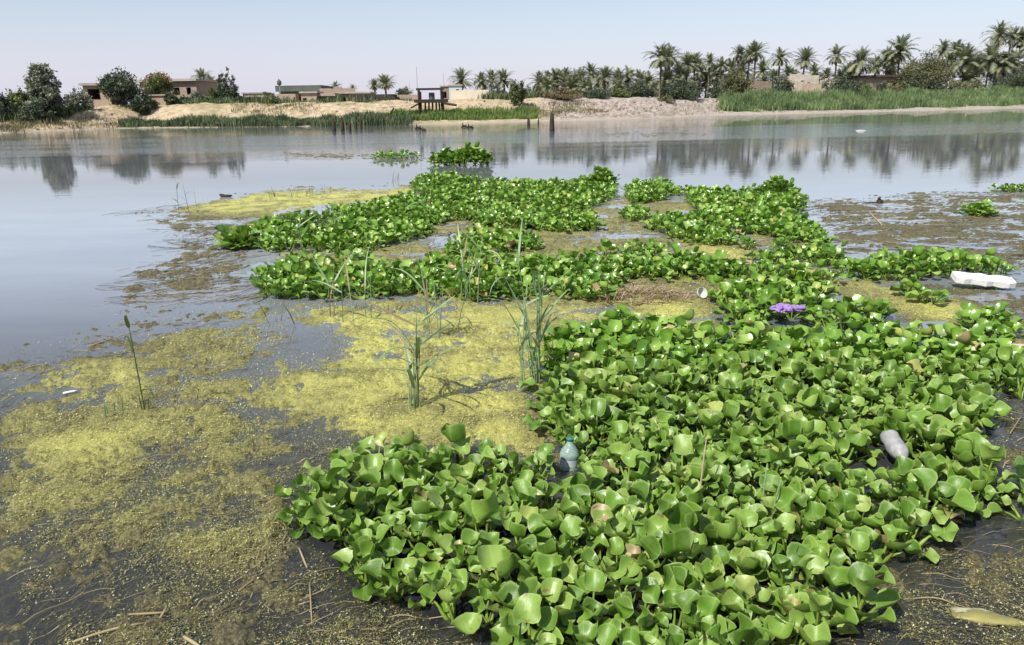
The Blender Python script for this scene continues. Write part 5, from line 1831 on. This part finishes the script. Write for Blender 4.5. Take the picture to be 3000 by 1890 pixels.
stick('dry_stalk', 'upright pale stalk in the brown water below the left tip', 'stalk', (728, 1370), (734, 1470), 0.003, M_STRAWOBJ, 0.02, 0.004)
stick('dry_stalk', 'pale straw crossing the brown water left of the front mat', 'stalk', (560, 1390), (640, 1330), 0.003, M_STRAWOBJ)
stick('dry_stalk', 'thin straw lying in the left weed above the white tube', 'stalk', (205, 815), (330, 775), 0.004, M_STRAWOBJ)
stick('dry_stalk', 'pale stalk floating on the small algae patch at the right', 'stalk', (2010, 668), (2065, 682), 0.008, M_STRAWOBJ)
stick('dry_stalk', 'bent dry stalk leaning out of the right mat', 'stalk', (1565, 540), (1585, 570), 0.007, M_STRAWOBJ, 0.25, 0.02)
stick('dry_stalk', 'long straw lying across the grey weed at the right', 'stalk', (2040, 495), (2075, 530), 0.010, M_STRAWOBJ)
stick('dry_stalk', 'slanting straw in the dark water at the right edge', 'stalk', (2375, 1020), (2404, 975), 0.004, M_STRAWOBJ)
stick('dry_stalk', 'thin straw standing in the dark water above the pale scrap', 'stalk', (2290, 1370), (2292, 1330), 0.002, M_STRAWOBJ)

# dark driftwood on the calm water and in the grey weed
p = at_z(531, 463, 0.0)
m = MB().tube([(-0.13, 0, 0.055), (-0.09, 0.01, 0.03), (0.0, 0.0, 0.012), (0.08, -0.01, 0.02), (0.14, 0, 0.03)], [0.018, 0.038, 0.036, 0.03, 0.010], 8)
tag(add('driftwood', m.mesh('driftwood', M_WOOD, True), None, tuple(p)), 'dark curved driftwood afloat at the left end of the back algae', 'driftwood')
p = at_z(2066, 478, 0.0)
m = MB().tube([(0, 0, -0.05), (0.02, 0, 0.05), (0.0, 0, 0.10)], [0.055, 0.06, 0.04], 8)
m.tube([(-0.03, 0, 0.0), (-0.16, 0.02, 0.012), (-0.30, 0.0, 0.0)], [0.02, 0.014, 0.006], 6)
tag(add('driftwood', m.mesh('driftwood', M_WOOD, True), None, tuple(p)), 'dark stump with a pale limb in the grey weed at the right', 'driftwood')
p = at_z(2025, 307, 0.0)
tag(add('foam_scrap', MB().tube([(-0.30, 0, 0.0), (-0.12, 0.03, 0.012), (0.15, 0, 0.01), (0.30, 0.02, 0.0)], [0.01, 0.025, 0.022, 0.01], 8).mesh('foam_scrap', M_WHITE, True), None, tuple(p)), 'white scrap floating far out on the green weed film', 'foam')

# dry straw heap in front of the middle mat
c = at_z(1505, 705, 0.0)
r = np.random.default_rng(15)
m = MB()
for k in range(420):
    a, rad = r.uniform(0, 6.28), math.sqrt(r.random())
    x0, y0 = c[0] + 0.52 * rad * math.cos(a), c[1] + 0.26 * rad * math.sin(a)
    z0 = 0.01 + 0.13 * (1 - rad) * r.random()
    b_ = r.uniform(0, 6.28)
    L = r.uniform(0.10, 0.30)
    dx, dy, dz = math.cos(b_) * L, math.sin(b_) * L * 0.6, r.uniform(-0.02, 0.09)
    m.ribbon([(x0, y0, z0), (x0 + dx * .5, y0 + dy * .5, z0 + dz * .7), (x0 + dx, y0 + dy, max(0.004, z0 + dz * 0.6))], [0.003, 0.0032, 0.0015], (-math.sin(b_), math.cos(b_), 0.3))
rn = np.repeat(r.random(420), 6)
M_STRAWH = leafy('straw_heap', [(0, (0.10, 0.065, 0.04)), (0.5, (0.24, 0.165, 0.10)), (1, (0.42, 0.33, 0.22))], 'attr', 0.8, (0.3, 0.2, 0.1), 0.1, 0.2)
tag(add('straw', mesh_arrays('straw_heap', m.v, m.f, {'rnd': rn}, False, (M_STRAWH,))), 'brown heap of dead straw in front of the middle mat', 'straw', kind='stuff')

# pale spindle-shaped scrap at the lower right
p = at_z(2318, 1452, 0.0)
t = NT('pale_olive_film')
n = t.noise(28, 5, 0.65, t.objco())
sp_ = t.n('ShaderNodeSeparateXYZ')
t.set(sp_.inputs[0], t.objco())
colr = t.ramp(t.math('ADD', t.math('MULTIPLY', sp_.outputs[1], 9.0), t.math('MULTIPLY', n, 0.9)), [(0.2, (0.24, 0.22, 0.07)), (0.5, (0.17, 0.16, 0.055)), (0.72, (0.42, 0.42, 0.26)), (0.9, (0.62, 0.63, 0.52))])
M_SCRAP = t.done(t.bsdf(colr, 0.45, t.bump(n, 0.3, 0.01), 0.4))
V, F = [], []
nu, nv = 18, 10
for i in range(nu):
    u = i / (nu - 1)
    wd = 0.046 * math.sin(math.pi * min(1, 0.10 + 0.86 * u)) ** 0.8 * (1 - 0.35 * u) + 0.003
    for j in range(nv):
        a = 2 * math.pi * j / nv
        V.append(((u - 0.5) * 0.235, math.cos(a) * wd + 0.02 * (0.5 - u) - 0.018 * u * u, math.sin(a) * wd * 0.35 + 0.004 + 0.003 * math.sin(u * 14 + j)))
for i in range(nu - 1):
    for j in range(nv):
        j2 = (j + 1) % nv
        F.append((i * nv + j, i * nv + j2, (i + 1) * nv + j2, (i + 1) * nv + j))
F += [tuple(range(nv)), tuple((nu - 1) * nv + j for j in reversed(range(nv)))]
tag(add('floating_scrap', mesh_arrays('floating_scrap', V, F, None, True, (M_SCRAP,)), None, tuple(p), (0, 0, -0.12)), 'pale olive spindle shaped scrap afloat in the dark water at the lower right', 'scrap')
